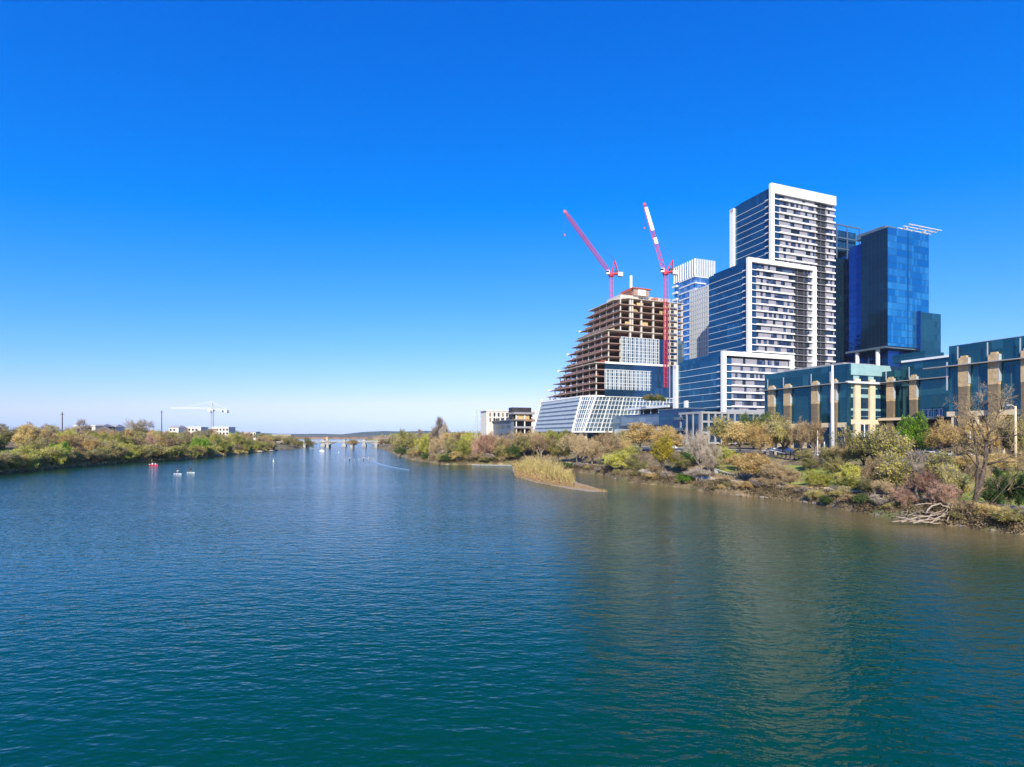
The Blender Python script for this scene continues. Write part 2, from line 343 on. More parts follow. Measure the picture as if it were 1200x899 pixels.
# ------------------------------------------------------------------ water
def watermat():
    m, t, p = newmat("river_water"); L = t.links.new
    tc = t.nodes.new("ShaderNodeTexCoord"); P_ = tc.outputs['Object']
    def nz(scale, det, stretch=(1, 1, 1), rot=0, rough=.55, off=(0, 0, 0)):
        ad = t.nodes.new("ShaderNodeVectorMath"); ad.operation = 'ADD'; L(P_, ad.inputs[0]); ad.inputs[1].default_value = off
        mp = t.nodes.new("ShaderNodeMapping"); mp.inputs['Scale'].default_value = stretch; mp.inputs['Rotation'].default_value = (0, 0, rot); L(ad.outputs[0], mp.inputs[0])
        n = t.nodes.new("ShaderNodeTexNoise"); n.inputs['Scale'].default_value = scale; n.inputs['Detail'].default_value = det; n.inputs['Roughness'].default_value = rough
        L(mp.outputs[0], n.inputs['Vector']); return n.outputs[0]
    amp = math_(t, 'ADD', .1, math_(t, 'MULTIPLY', nz(.022, 4, (.6, 1.7, 1), .25, .65), 1.8))
    # the open reach upstream takes more wind than the sheltered water by the bank and the bridge
    sy = t.nodes.new("ShaderNodeSeparateXYZ"); L(P_, sy.inputs[0]); wr = t.nodes.new("ShaderNodeMapRange"); L(sy.outputs[1], wr.inputs[0])
    for i_, v_ in ((1, 45), (2, 190), (3, .85), (4, 1.5)): wr.inputs[i_].default_value = v_
    amp = math_(t, 'MULTIPLY', amp, wr.outputs[0])
    EPS = .05
    def height(off):      # ripples of about a metre, chop of about three, a slow swell of ten
        a = math_(t, 'MULTIPLY', nz(2.6, 3, (.62, 1.25, 1), .35, .5, off), W1); b_ = math_(t, 'MULTIPLY', nz(.8, 1.5, (.6, 1.3, 1), .15, .5, off), W2)
        return math_(t, 'ADD', a, b_)
    h0, hx, hy = height((0, 0, 0)), height((EPS, 0, 0)), height((0, EPS, 0))
    def slope(h1): return math_(t, 'MULTIPLY', math_(t, 'DIVIDE', math_(t, 'SUBTRACT', h0, h1), EPS), amp)
    cb = t.nodes.new("ShaderNodeCombineXYZ"); L(slope(hx), cb.inputs[0]); L(slope(hy), cb.inputs[1]); cb.inputs[2].default_value = 1
    nm = t.nodes.new("ShaderNodeVectorMath"); nm.operation = 'NORMALIZE'; L(cb.outputs[0], nm.inputs[0]); L(nm.outputs[0], p.inputs['Normal'])
    # body colour: deep teal, and silty olive where the bottom comes up along the north bank
    at = t.nodes.new("ShaderNodeAttribute"); at.attribute_name = "shallow"
    mx = t.nodes.new("ShaderNodeMix"); mx.data_type = 'RGBA'
    f = math_(t, 'MULTIPLY', at.outputs['Fac'], math_(t, 'ADD', .55, math_(t, 'MULTIPLY', nz(.06, 4, (1, 1, 1)), .9)))
    L(math_(t, 'MINIMUM', f, 1.0), mx.inputs[0])
    mx.inputs[6].default_value = (.0002, .041, .015, 1); mx.inputs[7].default_value = (.15, .115, .048, 1)
    L(mx.outputs[2], p.inputs['Base Color']); p.inputs['Roughness'].default_value = .08; p.inputs['IOR'].default_value = 1.37
    return m
W1, W2 = .07, .12        # wave heights, metres
M['water'] = watermat()
xs = sorted(set(list(np.linspace(-220, 110, 67)) + [-6000, -2500, -1000, -500, -300, 160, 300, 600, 1200, 3000]))
ys = sorted(set(list(np.linspace(-20, 300, 81)) + [-900, -400, -150, -60, 340, 400, 480, 600, 800, 1200, 2000, 4000, 7000]))
wv = []; wf = []; ws = []
for y in ys:
    for x in xs:
        wv.append((x, y, 0)); a = -inland_r(x, y)
        g = 0
        if -5 < a and 30 < y < 215: g = max(0, 1 - max(0, a - 7) / 13) if y < 140 else max(0, 1 - max(0, a - 2) / 10)
        ws.append(g)
nx = len(xs)
for j in range(len(ys) - 1):
    for i in range(nx - 1): wf.append((j * nx + i, j * nx + i + 1, (j + 1) * nx + i + 1, (j + 1) * nx + i))
wo = MB().add(wv, wf).build("water", M['water']); tag(wo, kind='structure')
a_ = wo.data.attributes.new("shallow", 'FLOAT', 'POINT'); a_.data.foreach_set('value', ws)

# ------------------------------------------------------------------ road, pavement, path along the north bank
def strip(name, s0, s1, dz, m, a0=-120, a1=520, kerb=0):
    vs_ = []; fs = []; n = int((a1 - a0) / 6)
    for i in range(n + 1):
        a = a0 + (a1 - a0) * i / n; sh = float(np.interp(a, RA, RSS))
        if name == "road" or name.startswith("pavement") or name == "lane_marking": sh = float(np.interp(a, [-120, 60, 130, 520], [np.interp(q, RA, RSS) for q in (-120, 60, 130, 520)]))
        for s in (s0, s1):
            x = DD[0] * a + ND[0] * (sh + s); y = DD[1] * a + ND[1] * (sh + s)
            vs_.append((x, y, ground(x, y) + dz))
    fs = [(2 * i, 2 * i + 1, 2 * i + 3, 2 * i + 2) for i in range(n)]
    o = MB().add(vs_, fs).build(name, m); tag(o, kind='structure'); return o
strip("road", 42, 56, .06, M['asphalt']); strip("pavement", 38.5, 42, .18, M['concrete_pale']); strip("pavement", 56, 60, .22, M['concrete_pale'])
strip("lane_marking", 48.9, 49.1, .075, M['white'])
strip("path", 7.2, 10.2, .12, M['path'])
# sand spit below the reeds
sp_ = [wat(*q) for q in [(598, 546), (603, 558), (625, 565), (655, 571), (690, 577), (716, 577), (700, 573), (680, 567), (664, 559), (650, 552)]]
cx = sum(p[0] for p in sp_) / 10; cy = sum(p[1] for p in sp_) / 10
sp2 = []
for (xa, ya), (xb, yb) in zip(sp_, sp_[1:] + sp_[:1]):
    for q in range(8): f_ = q / 8; sp2.append((xa + (xb - xa) * f_ + random.uniform(-.35, .35), ya + (yb - ya) * f_ + random.uniform(-.5, .5)))
N_ = len(sp2)
spv = [(x, y, -.12) for x, y in sp2] + [(cx + (x - cx) * .93, cy + (y - cy) * .93, .10 + random.uniform(-.05, .08)) for x, y in sp2] + [(cx + (x - cx) * .6, cy + (y - cy) * .6, .32 + random.uniform(-.1, .1)) for x, y in sp2] + [(cx, cy, .45)]
spf = [(k * N_ + i, k * N_ + (i + 1) % N_, (k + 1) * N_ + (i + 1) % N_, (k + 1) * N_ + i) for k in (0, 1) for i in range(N_)] + [(2 * N_ + i, 2 * N_ + (i + 1) % N_, 3 * N_) for i in range(N_)]
M['sand'] = mat("dry_sandbar", (.30, .215, .13), .95, var=.25, scale=1.5, bump=.5)
tag(MB().add(spv, [f[::-1] for f in spf]).build("sand_spit", M['sand']), kind='structure')

# thin air between here and the hills
hm_ = bpy.data.materials.new("haze"); hm_.use_nodes = True; ht_ = hm_.node_tree; ht_.nodes.clear()
ho = ht_.nodes.new("ShaderNodeOutputMaterial"); hv_ = ht_.nodes.new("ShaderNodeVolumePrincipled"); hv_.inputs['Color'].default_value = (.66, .86, 1, 1); hv_.inputs['Density'].default_value = 0.00005; hv_.inputs['Anisotropy'].default_value = 0.0
ht_.links.new(hv_.outputs[0], ho.inputs['Volume'])
tag(MB().box((-9000, -1500, -5), (9000, 9000, 190)).build('haze', hm_), kind='stuff')
# ------------------------------------------------------------------ buildings
rb = random.Random(3)
def tpx(px, O, d):
    k = (px - 600) / F; return (k * O[1] - O[0]) / (d[0] - k * d[1])
def corner(px, Y): return (px2x(px, Y), Y)
def building(name, label, O, z, group=None, rz=TH):
    return thing(name, label, 'building', (O[0], O[1], z), rz, group)

# ---- the stepped white-framed apartment tower.  local x: along the street face, y: away from the street, z: up
O = corner(904, 245); GZ = 9.0
ap = building('apartment_tower', "tall stepped apartment tower with white frames, blue glass side and rows of balconies", O, GZ)
def hz(py, Y=245): return py2z(py, Y) - GZ
FH = 3.0
def block(x0, x1, yf, depth, zt, zb, bal, frame_w, top_h, right_frame, backf, bluebay, xg):
    """one of the three stacked blocks. street face on the plane y = yf; glass flank on x = xg"""
    nfl = int(round((zt - top_h - zb) / FH))
    f = MB().box((x0, yf, zb), (x0 + frame_w, yf + 1.4, zt))
    f.box((x0 + frame_w, yf, zt - top_h), (x1 + .02, yf + 1.6, zt - .01))
    if right_frame: f.box((x1 - 1.9, yf - .02, zb), (x1, yf + 1.38, zt - top_h))
    f.build('white_frame', M['white'], ap)
    fx0 = x0 + frame_w; fx1 = x1 - (1.9 if right_frame else 0)
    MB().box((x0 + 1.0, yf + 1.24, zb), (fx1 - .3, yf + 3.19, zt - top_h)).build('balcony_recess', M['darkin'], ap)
    # the body behind
    MB().box((xg, yf + 3.2, zb), (fx1 + (0 if right_frame else -.2), yf + depth, zt - 1.4)).build('glass_flank', M['g_north'], ap)
    b2 = MB().box((x0 + .4, yf + depth - .3, zb), (x0 + 1.8, yf + depth + 2.2, zt - 2.5)).box((x0 + .4, yf + depth - .32, zt - 4.0), (x0 + 3.4, yf + depth + 2.22, zt - 2.2))
    if backf: b2.build('rear_white_frame', M['white'], ap)
    MB().box((xg + 1.5, yf + 4, zt - 1.4), (fx1 - 1, yf + depth - 1.5, zt - .2)).build('roof_screen', M['g_north'], ap)
    for k in range(nfl):
        z = zb + k * FH
        yy = yf + 1.0; mats_ = [M['g_north'], M['greypanel'], M['g_win'], M['carglass']]
        ws_ = MB().box((fx0, yy, z + .66), (fx0 + bluebay, yy + .2, z + FH), 0)
        x = fx0 + bluebay
        while x < fx1 - .05:
            e = [b_ for a_, b_ in bal if a_ <= x + .01 < b_]
            if e:
                if ws_.n: ws_.build('window_strip', mats_, ap); ws_ = MB()
                x = e[0]; continue
            nb = min([a for a, b_ in bal if a > x] + [fx1])
            wd = min(rb.choice((1.0, 1.5, 1.9, 1.4)), nb - x); r = rb.random()
            mi = 1 if r < .52 else (2 if r < .88 else 3)
            ws_.box((x, yy + (.0 if mi == 1 else .12), z + .66), (x + wd + .001, yy + .2, z + FH), mi); x += wd
        if ws_.n: ws_.build('window_strip', mats_, ap)
        fb = MB().box((fx0, yf + .45, z), (fx0 + bluebay, yf + 1.2, z + .35))
        x = fx0 + bluebay
        for a, b in sorted(bal) + [(fx1, fx1)]:
            if a > x: fb.box((x, yf + .30, z), (a, yf + 1.2, z + .66))
            x = max(x, b)
        fb.build('floor_band', M['white'], ap)
        # flank: a pale slab line across the glass, ending in the white slab tip by the frame
        MB().box((xg - .10, yf + 3.3, z + .1), (xg, yf + depth, z + .28)).box((x0 + .6, yf + 1.5, z), (xg - .02, yf + 4.4, z + .4)).build('slab_edge', M['offwhite'], ap)
        for a, b in bal:
            bl = MB().box((a + .02, yf + .5, z - .02), (b - .02, yf + 3.1, z + .24), 0)
            bl.box((a + .05, yf + 2.9, z + .26), (b - .05, yf + 3.1, z + FH - .05), 2)
            m_ = (a + b) / 2
            bl.box((m_ - .12, yf + .9, z + .26), (m_ + .12, yf + 2.9, z + FH - .05), 3)
            for zz in (.5, .75, 1.0, 1.28): bl.box((a + .05, yf + .54, z + zz), (b - .05, yf + .58, z + zz + .04), 1)
            bl.build('balcony', [M['greypanel'], M['black'], M['darkin'], M['louvshade']], ap)
    return nfl
Tx = lambda px: tpx(px, O, ND)
zT = hz(214); zM = zT - 1; zM = hz(302.5, 240); zL = hz(412.5, 235)
block(0, Tx(980), 0, 24, zT, 26, [(Tx(958.5), Tx(969.5))], 1.9, 4.3, False, True, 3.6, 1.6)
xm0 = tpx(874, O, ND); xl0 = tpx(841, O, ND)
block(xm0, Tx(953.5), -1.6, 27, zM, 22, [(Tx(929), Tx(937)), (Tx(937), Tx(944.5))], 1.8, 1.9, True, False, 3.4, xm0 + 1.6)
block(xl0, Tx(924), -3.2, 32, zL, 3.4, [], 1.9, 1.9, True, True, 3.6, xl0 + 1.6)
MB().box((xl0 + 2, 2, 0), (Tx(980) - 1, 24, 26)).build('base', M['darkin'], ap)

# ---- low podium building with concrete grid in front of it
Op = corner(823, 222); pd = building('podium_building', "low dark podium with a grey concrete frame grid at the foot of the apartment tower", Op, 8.5)
pw = tpx(912, Op, ND); zt = py2z(482, 222) - 8.5
g = MB()
nb = 12
for i in range(nb + 1): g.box((pw * i / nb - .35, 0, 0), (pw * i / nb + .35, .9, zt))
for z in (zt - .9, zt * .66, zt * .33, .2): g.box((0, -.02, z), (pw, .88, z + .8))
for i in range(4): g.box((-.02, 1.5 + i * 4, 0), (.85, 2.2 + i * 4, zt - .02))
g.box((-.04, .9, zt - .9), (.86, 15, zt - .04)); g.build('concrete_frame', M['grey_concrete'], pd)
MB().box((.3, .5, 0), (pw - .1, 15, zt - .2)).build('glass_wall', M['g_saildark'], pd)
MB().box((pw * .4, 4, zt - .2), (pw * .9, 12, zt + 1.2)).build('roof', M['roofgrey'], pd)
Oq = corner(805, 232); pq = building('balcony_block', "dark blue low apartment block with recessed balconies under the glass tower", Oq, 8.5)
qw = tpx(826, Oq, ND); ql = tpx(772, Oq, DD); zt = py2z(479, 232) - 8.5
MB().box((0, 0, 0), (qw, ql, zt)).build('glass_wall', M['g_saildark'], pq)
for k in range(3):
    z = 1 + k * (zt - 1) / 3
    MB().box((-1.2, 1, z), (-.0, 7, z + .3)).box((-1.25, 1, z + .3), (-1.18, 7, z + 1.3)).build('balcony', [M['louvshade']], pq)
    MB().box((-.06, 8, z + .4), (-.0, ql - 1, z + 2.2)).build('window', M['g_north'], pq)
MB().box((-.4, -.4, zt), (qw + .2, ql + .2, zt + .5)).build('roof', M['louvshade'], pq)
MB().box((-.3, .2, zt + .5), (.9, 1.6, zt + 3.4)).build('roof_vent', M['white'], pq)

# ---- the sail-shaped tower under construction
O = corner(726.5, 330); SZ = 10.0
st = building('sail_tower', "unfinished sail-shaped tower of open concrete floors above a white glass base", O, SZ)
sx = lambda px, y=0: tpx(px, O, ND)
zb0 = 4.5; zb1 = py2z(464, 325) - SZ; nfl = 15; fh = (py2z(348, 330) - SZ - zb1) / nfl
XR = sx(801)
secx = [sx(698), sx(712.5), 0.0]                   # front corner of each set of five floors
def far_len(k):                                     # how far the river face runs back at floor k
    x0 = secx[min(2, max(0, (k - 1)) // 5)]
    pxe = np.interp(k, [0, 1, 3, 6, 9, 12, 15], [635.5, 641, 648.5, 659.5, 670, 680.5, 689.5])
    C = (O[0] + ND[0] * x0, O[1] + ND[1] * x0); return x0, tpx(pxe, C, DD)
def inset(poly, d):
    cx_ = sum(p[0] for p in poly) / len(poly); cy_ = sum(p[1] for p in poly) / len(poly)
    return [(cx_ + (x - cx_) * (1 - d / max(1, math.hypot(x - cx_, y - cy_))), cy_ + (y - cy_) * (1 - d / max(1, math.hypot(x - cx_, y - cy_)))) for x, y in poly]
# base: slanted louvre flank, chamfer and white grid
XL0, XL1 = sx(684), sx(698.5)
cl = 7.0
def bpt(f):     # base outline at height fraction f: far end, chamfer start, chamfer end, right end
    x1 = XL0 + (XL1 - XL0) * f
    Cc = (O[0] + ND[0] * x1, O[1] + ND[1] * x1)
    pc = 670.5 + (681.5 - 670.5) * f; pe = 625 + (635 - 625) * f
    # chamfer: the point 9 m back that projects on the chamfer's edge
    yc = 8.0; k = (pc - 600) / F; base = (Cc[0] + DD[0] * yc, Cc[1] + DD[1] * yc); tx_ = tpx(pc, base, ND)
    A = (x1 + tx_, yc); Aw = (O[0] + ND[0] * A[0] + DD[0] * A[1], O[1] + ND[1] * A[0] + DD[1] * A[1])
    Lf = tpx(pe, Aw, DD)
    return [(A[0], A[1] + Lf), A, (x1, 0), (XR - 1, 0), (XR - 1, yc + Lf)]
P0, P1 = bpt(0), bpt(1)
MB().prism(P0, zb0, zb1 - .8, top=[(a + (b - a) * .97, c + (d - c) * .97) for (a, c), (b, d) in zip(P0, P1)]).build('base_glass', M['g_sail'], st)
def lerp3(i, f, u, out=0):   # on facet i (between outline points i and i+1)
    A0, A1, B0, B1 = P0[i], P1[i], P0[i + 1], P1[i + 1]
    a = (A0[0] + (A1[0] - A0[0]) * f, A0[1] + (A1[1] - A0[1]) * f); b = (B0[0] + (B1[0] - B0[0]) * f, B0[1] + (B1[1] - B0[1]) * f)
    nx_, ny_ = (a[1] - b[1], b[0] - a[0]); L = math.hypot(nx_, ny_); nx_, ny_ = -nx_ / L, -ny_ / L
    if i == 2: nx_, ny_ = 0, -1
    return Vector((a[0] + (b[0] - a[0]) * u + nx_ * out, a[1] + (b[1] - a[1]) * u + ny_ * out, zb0 + (zb1 - zb0) * f))
lv = MB()
nl = 8
for k in range(nl):
    f0, f1 = k / nl + .02, (k + .72) / nl
    sgn = 1 if lerp3(0, .5, .5, 1).x < lerp3(0, .5, .5, 0).x else -1
    q = [lerp3(0, f0, .01, .25 * sgn), lerp3(0, f0, .985, .25 * sgn), lerp3(0, f1, .985, .9 * sgn), lerp3(0, f1, .01, .9 * sgn)]
    qb = [lerp3(0, f0, .01, -.1 * sgn), lerp3(0, f0, .985, -.1 * sgn), lerp3(0, f1, .985, -.1 * sgn), lerp3(0, f1, .01, -.1 * sgn)]
    lv = MB().add(q + qb, [(0,1,2,3),(7,6,5,4),(0,4,5,1),(1,5,6,2),(2,6,7,3),(3,7,4,0)]); lv.build('louvre', M['louver'], st)
sh_ = MB().add([lerp3(0, 0.0, 0, .05 * sgn), lerp3(0, 0, 1, .05 * sgn), lerp3(0, 1, 1, .05 * sgn), lerp3(0, 1, 0, .05 * sgn)], [(0, 1, 2, 3)]); sh_.build('louvre_backing', M['louvshade'], st)
gr = MB()
for i, nu in ((1, 6), (2, 26)):
    s_ = sgn if i == 1 else 1
    for j in range(nu + 1):
        t_ = .8 if j in (0, nu) else (.45 if j % 4 == 0 else .22)
        gr.bar(lerp3(i, 0, j / nu, .15 * s_), lerp3(i, .995, j / nu, .15 * s_), t_)
    for k in range(9): gr.bar(lerp3(i, k / 8.02, 0, .17 * s_), lerp3(i, k / 8.02, 1, .17 * s_), .26 if 0 < k < 8 else .8)
gr.bar(lerp3(0, 0, 0, .5 * sgn), lerp3(0, 1.1, 0, .5 * sgn), .9); gr.bar(lerp3(0, 1, 0, .5 * sgn), lerp3(0, 1, 1, .5 * sgn), .9)
gr.build('white_grid', M['white'], st)
for x, y in [(P0[0][0] + 3, P0[0][1] - 4), (P0[0][0] + 3, P0[0][1] - 25), (P0[1][0] + 3, P0[1][1] + 6), (P0[2][0] + 3, 3), (P0[2][0] + 17, 3), (P0[2][0] + 31, 3), (P0[2][0] + 45, 3)]:
    MB().tube([(x, y, -3), (x, y, zb0 + .3)], .7, 8).build('column', M['concrete_pale'], st)
MB().box((P0[2][0] + 8, 10, -3), (XR - 4, P0[0][1] - 12, zb0 - .02)).build('lobby', M['g_saildark'], st)
# open floors
for k in range(nfl + 1):
    z = zb1 + k * fh - .1; x0, L = far_len(k)
    poly = [(x0 - .6, -.5), (XR, -.5), (XR, L * .9), (x0 - .6, L)]
    if k == nfl: poly = [(x0 - .6, 6), (x0 + 5, -.5), (XR, -.5), (XR, L * .9), (x0 - .6, L)]
    MB().prism(poly, z - .34, z).build('floor_slab', M['concrete'] if k not in (5, 10, 15) else M['concrete_pale'], st)
    if k < nfl:
        x0, L = far_len(k + 1)
        # core, soffit shadow wall and the odd stack of formwork
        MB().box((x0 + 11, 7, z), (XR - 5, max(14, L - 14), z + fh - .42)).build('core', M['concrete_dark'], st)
        if k in (0, 1, 2, 3, 4, 6, 11, 13, 14):
            fm = M['formwork'] if k < 10 else M['plywood']
            for q in range(6):
                a = rb.uniform(2, L - 8); u_ = rb.random(); MB().box((x0 + 1.8 + u_, a, z), (x0 + 2.1 + u_, a + rb.uniform(2, 6), z + rb.uniform(1.2, 3.0))).build('formwork_panel', fm, st)
            if k >= 9:
                for q in range(4):
                    a = rb.uniform(2, XR - 6); MB().box((a, 1.3, z), (a + rb.uniform(2, 5), 1.6, z + rb.uniform(1, 2.8))).build('formwork_panel', fm, st)
        if k == 5: MB().box((x0 - .5, 2, z), (x0 - .2, 24, z + 2.2)).build('debris_screen', M['formwork'], st)
        if k == 10: MB().box((x0 - .5, 6, z + .1), (x0 - .2, 20, z + 2.6)).build('debris_screen', M['plywood'], st)
        es = MB(); y_ = 0
        while y_ < L - 6:
            w_ = rb.uniform(3, 9); es.box((x0 - .25, y_, z + .02), (x0 - .15, y_ + w_, z + rb.choice((.5, .9, 1.3)))); y_ += w_
        es.build('edge_netting', M['redscreen'], st)
        rl = MB()
        for hgt in (.6, 1.1): rl.bar((x0 - .4, 0, z + hgt), (x0 - .4, L - 1, z + hgt), .06)
        for j in range(int(L / 3)): rl.bar((x0 - .4, j * 3, z), (x0 - .4, j * 3, z + 1.15), .07)
        rl.build('edge_rail', M['steelgrey'], st)
# columns run through their set of floors, each one a part
def colpart(x, y, k0, k1, r_=.42, sq=0):
    za, zz_ = zb1 + k0 * fh - .1, zb1 + k1 * fh - .45
    (MB().box((x - .5, y, za), (x + .5, y + 1.0, zz_)) if sq else MB().tube([(x, y, za), (x, y, zz_)], r_, 6)).build('column', M['concrete_pale'], st)
for k0 in (0, 5, 10):
    Ls = [far_len(k + 1) for k in range(k0, k0 + 5)]; x0 = Ls[0][0]
    for j in range(9):
        y = 1.0 + j * 8.2; ks = [k for k, (_, L) in zip(range(k0, k0 + 5), Ls) if L > y + 1.5]
        if ks: colpart(x0 + 1.0, y, k0, max(ks) + 1)
    colpart(x0 + 9, .1, k0, k0 + (5 if k0 != 5 else 4), sq=1)
    for x in (x0 + 13, x0 + 24): colpart(x, 9, k0, k0 + 5)
for x in [sx(p) for p in (739, 752, 766, 780, 793)] + [XR - 1]: colpart(x, .12, 8, 15, sq=1)
# scaffolds that stick out at the back end of the floors
for k in (2, 5, 8, 12):
    x0, L = far_len(k); z = zb1 + k * fh
    MB().box((x0 - .9, L + .02, z - .5), (x0 + 2, L + 1.5, z - .2)).box((x0 - .8, L + 1.38, z - .2), (x0 + 2, L + 1.48, z + .9)).build('loading_platform', M['offwhite'], st)
# curtain wall on the street face
xa = [sx(708)] * 5 + [sx(727)] * 4; xr_ = sx(771)
for k in range(9):
    z = zb1 + k * fh; top = z + fh - .02
    lo = k == 0 or k == 4
    xe = sx(762) if k < 5 else xr_
    MB().box((xa[k], -.75, z), (xe, -.55, top)).build('glass_band', M['g_saildark'] if lo else M['g_sail'], st)
    MB().box((xe, -.72, z), (XR - (1 if k < 5 else 8), -.56, top)).build('glass_band', M['g_saildark'], st)  # right-hand bays: their shade is put into a darker glass tint
    mb_ = MB(); x = xa[k]
    if not lo:
        j = 0
        while x < xe: mb_.box((x - .14, -1.15, z), (x + .14, -.74, top)); x += 1.9 if j % 2 else 1.1; j += 1
        mb_.box((xa[k], -1.0, z + fh * .5), (xe, -.76, z + fh * .5 + .22))
        mb_.box((xa[k], -1.1, top - .3), (xe, -.73, top))
        mb_.build('mullions', M['offwhite'], st)
    if k == 4: MB().box((xa[k], -1.3, top - .7), (sx(782), -.5, top + .5)).build('white_ledge', M['white'], st)
MB().box((XR - 7.5, -1.0, zb1 + 5 * fh), (XR - .5, -.8, zb1 + 9 * fh)).build('glass_band', M['g_sail'], st)
hm = MB()
for k in range(5, 15):
    z = zb1 + k * fh; hm.box((sx(782), -2.6, z), (sx(790), -.8, z + 2.4), 0); hm.box((sx(783), -2.7, z + .3), (sx(786.5), -2.55, z + 2.2), 1)
for a in (sx(781.5), sx(790.5)): hm.bar((a, -2.8, zb1), (a, -2.8, zb1 + 15.3 * fh), .3)
hm.build('hoist_tower', [M['concrete_pale'], M['darkin']], st)
# roof works
zr = zb1 + nfl * fh
MB().box((sx(733), 6, zr), (sx(755), 22, zr + 3.4)).build('roof_core', M['concrete_pale'], st)
MB().box((sx(748), 5, zr + 3.4), (sx(766), 18, zr + 7.6)).build('roof_core', M['concrete'], st)
MB().box((sx(753), 4.6, zr + 3.6), (sx(762), 5.0, zr + 7.2)).build('white_tarpaulin', M['white'], st)
MB().prism([(sx(740), 6.3), (sx(750), 6.3), (sx(750), 18), (sx(740), 18)], zr + 3.4, zr + 7, top=[(sx(747), 6.3), (sx(750), 6.3), (sx(750), 18), (sx(747), 18)]).build('stair_core', M['concrete_dark'], st)
rr = MB()
for a, b in ((733, 741), (741, 749)): rr.bar((sx(a), 6, zr + (3.4 if a == 733 else 5.6)), (sx(b), 6, zr + (5.8 if a == 733 else 8.2)), .5)
rr.box((sx(746), 4.4, zr + 7.6), (sx(768), 18.2, zr + 8.3)); rr.box((sx(772), 4, zr), (sx(776), 8, zr + 3.2)); rr.build('red_safety_deck', M['formwork'], st)
MB().box((sx(770), 8, zr), (sx(793), 18, zr + 4.2)).build('roof_core', M['concrete_pale'], st)
pf = MB()
for i in range(20): pf.bar((sx(727 + i * 3.8), -.3, zr), (sx(727 + i * 3.8), -.3, zr + 1.2), .12)
pf.bar((sx(727), -.3, zr + 1.2), (sx(800), -.3, zr + 1.2), .12); pf.build('roof_rail', M['concrete_pale'], st)
wm = (O[0] + ND[0] * sx(751) + DD[0] * 11, O[1] + ND[1] * sx(751) + DD[1] * 11)
mast = thing('climbing_mast', "white placing-boom mast rising from the unfinished roof between the two red cranes", 'mast', (*wm, SZ + zr + 7.6))
MB().box((-.7, -.7, -.3), (.7, .7, 9.6)).build('mast_tube', M['cranewhite'], mast)
MB().box((-1.1, -1.1, -.3), (1.1, 1.1, .5)).build('mast_foot', M['steelgrey'], mast)

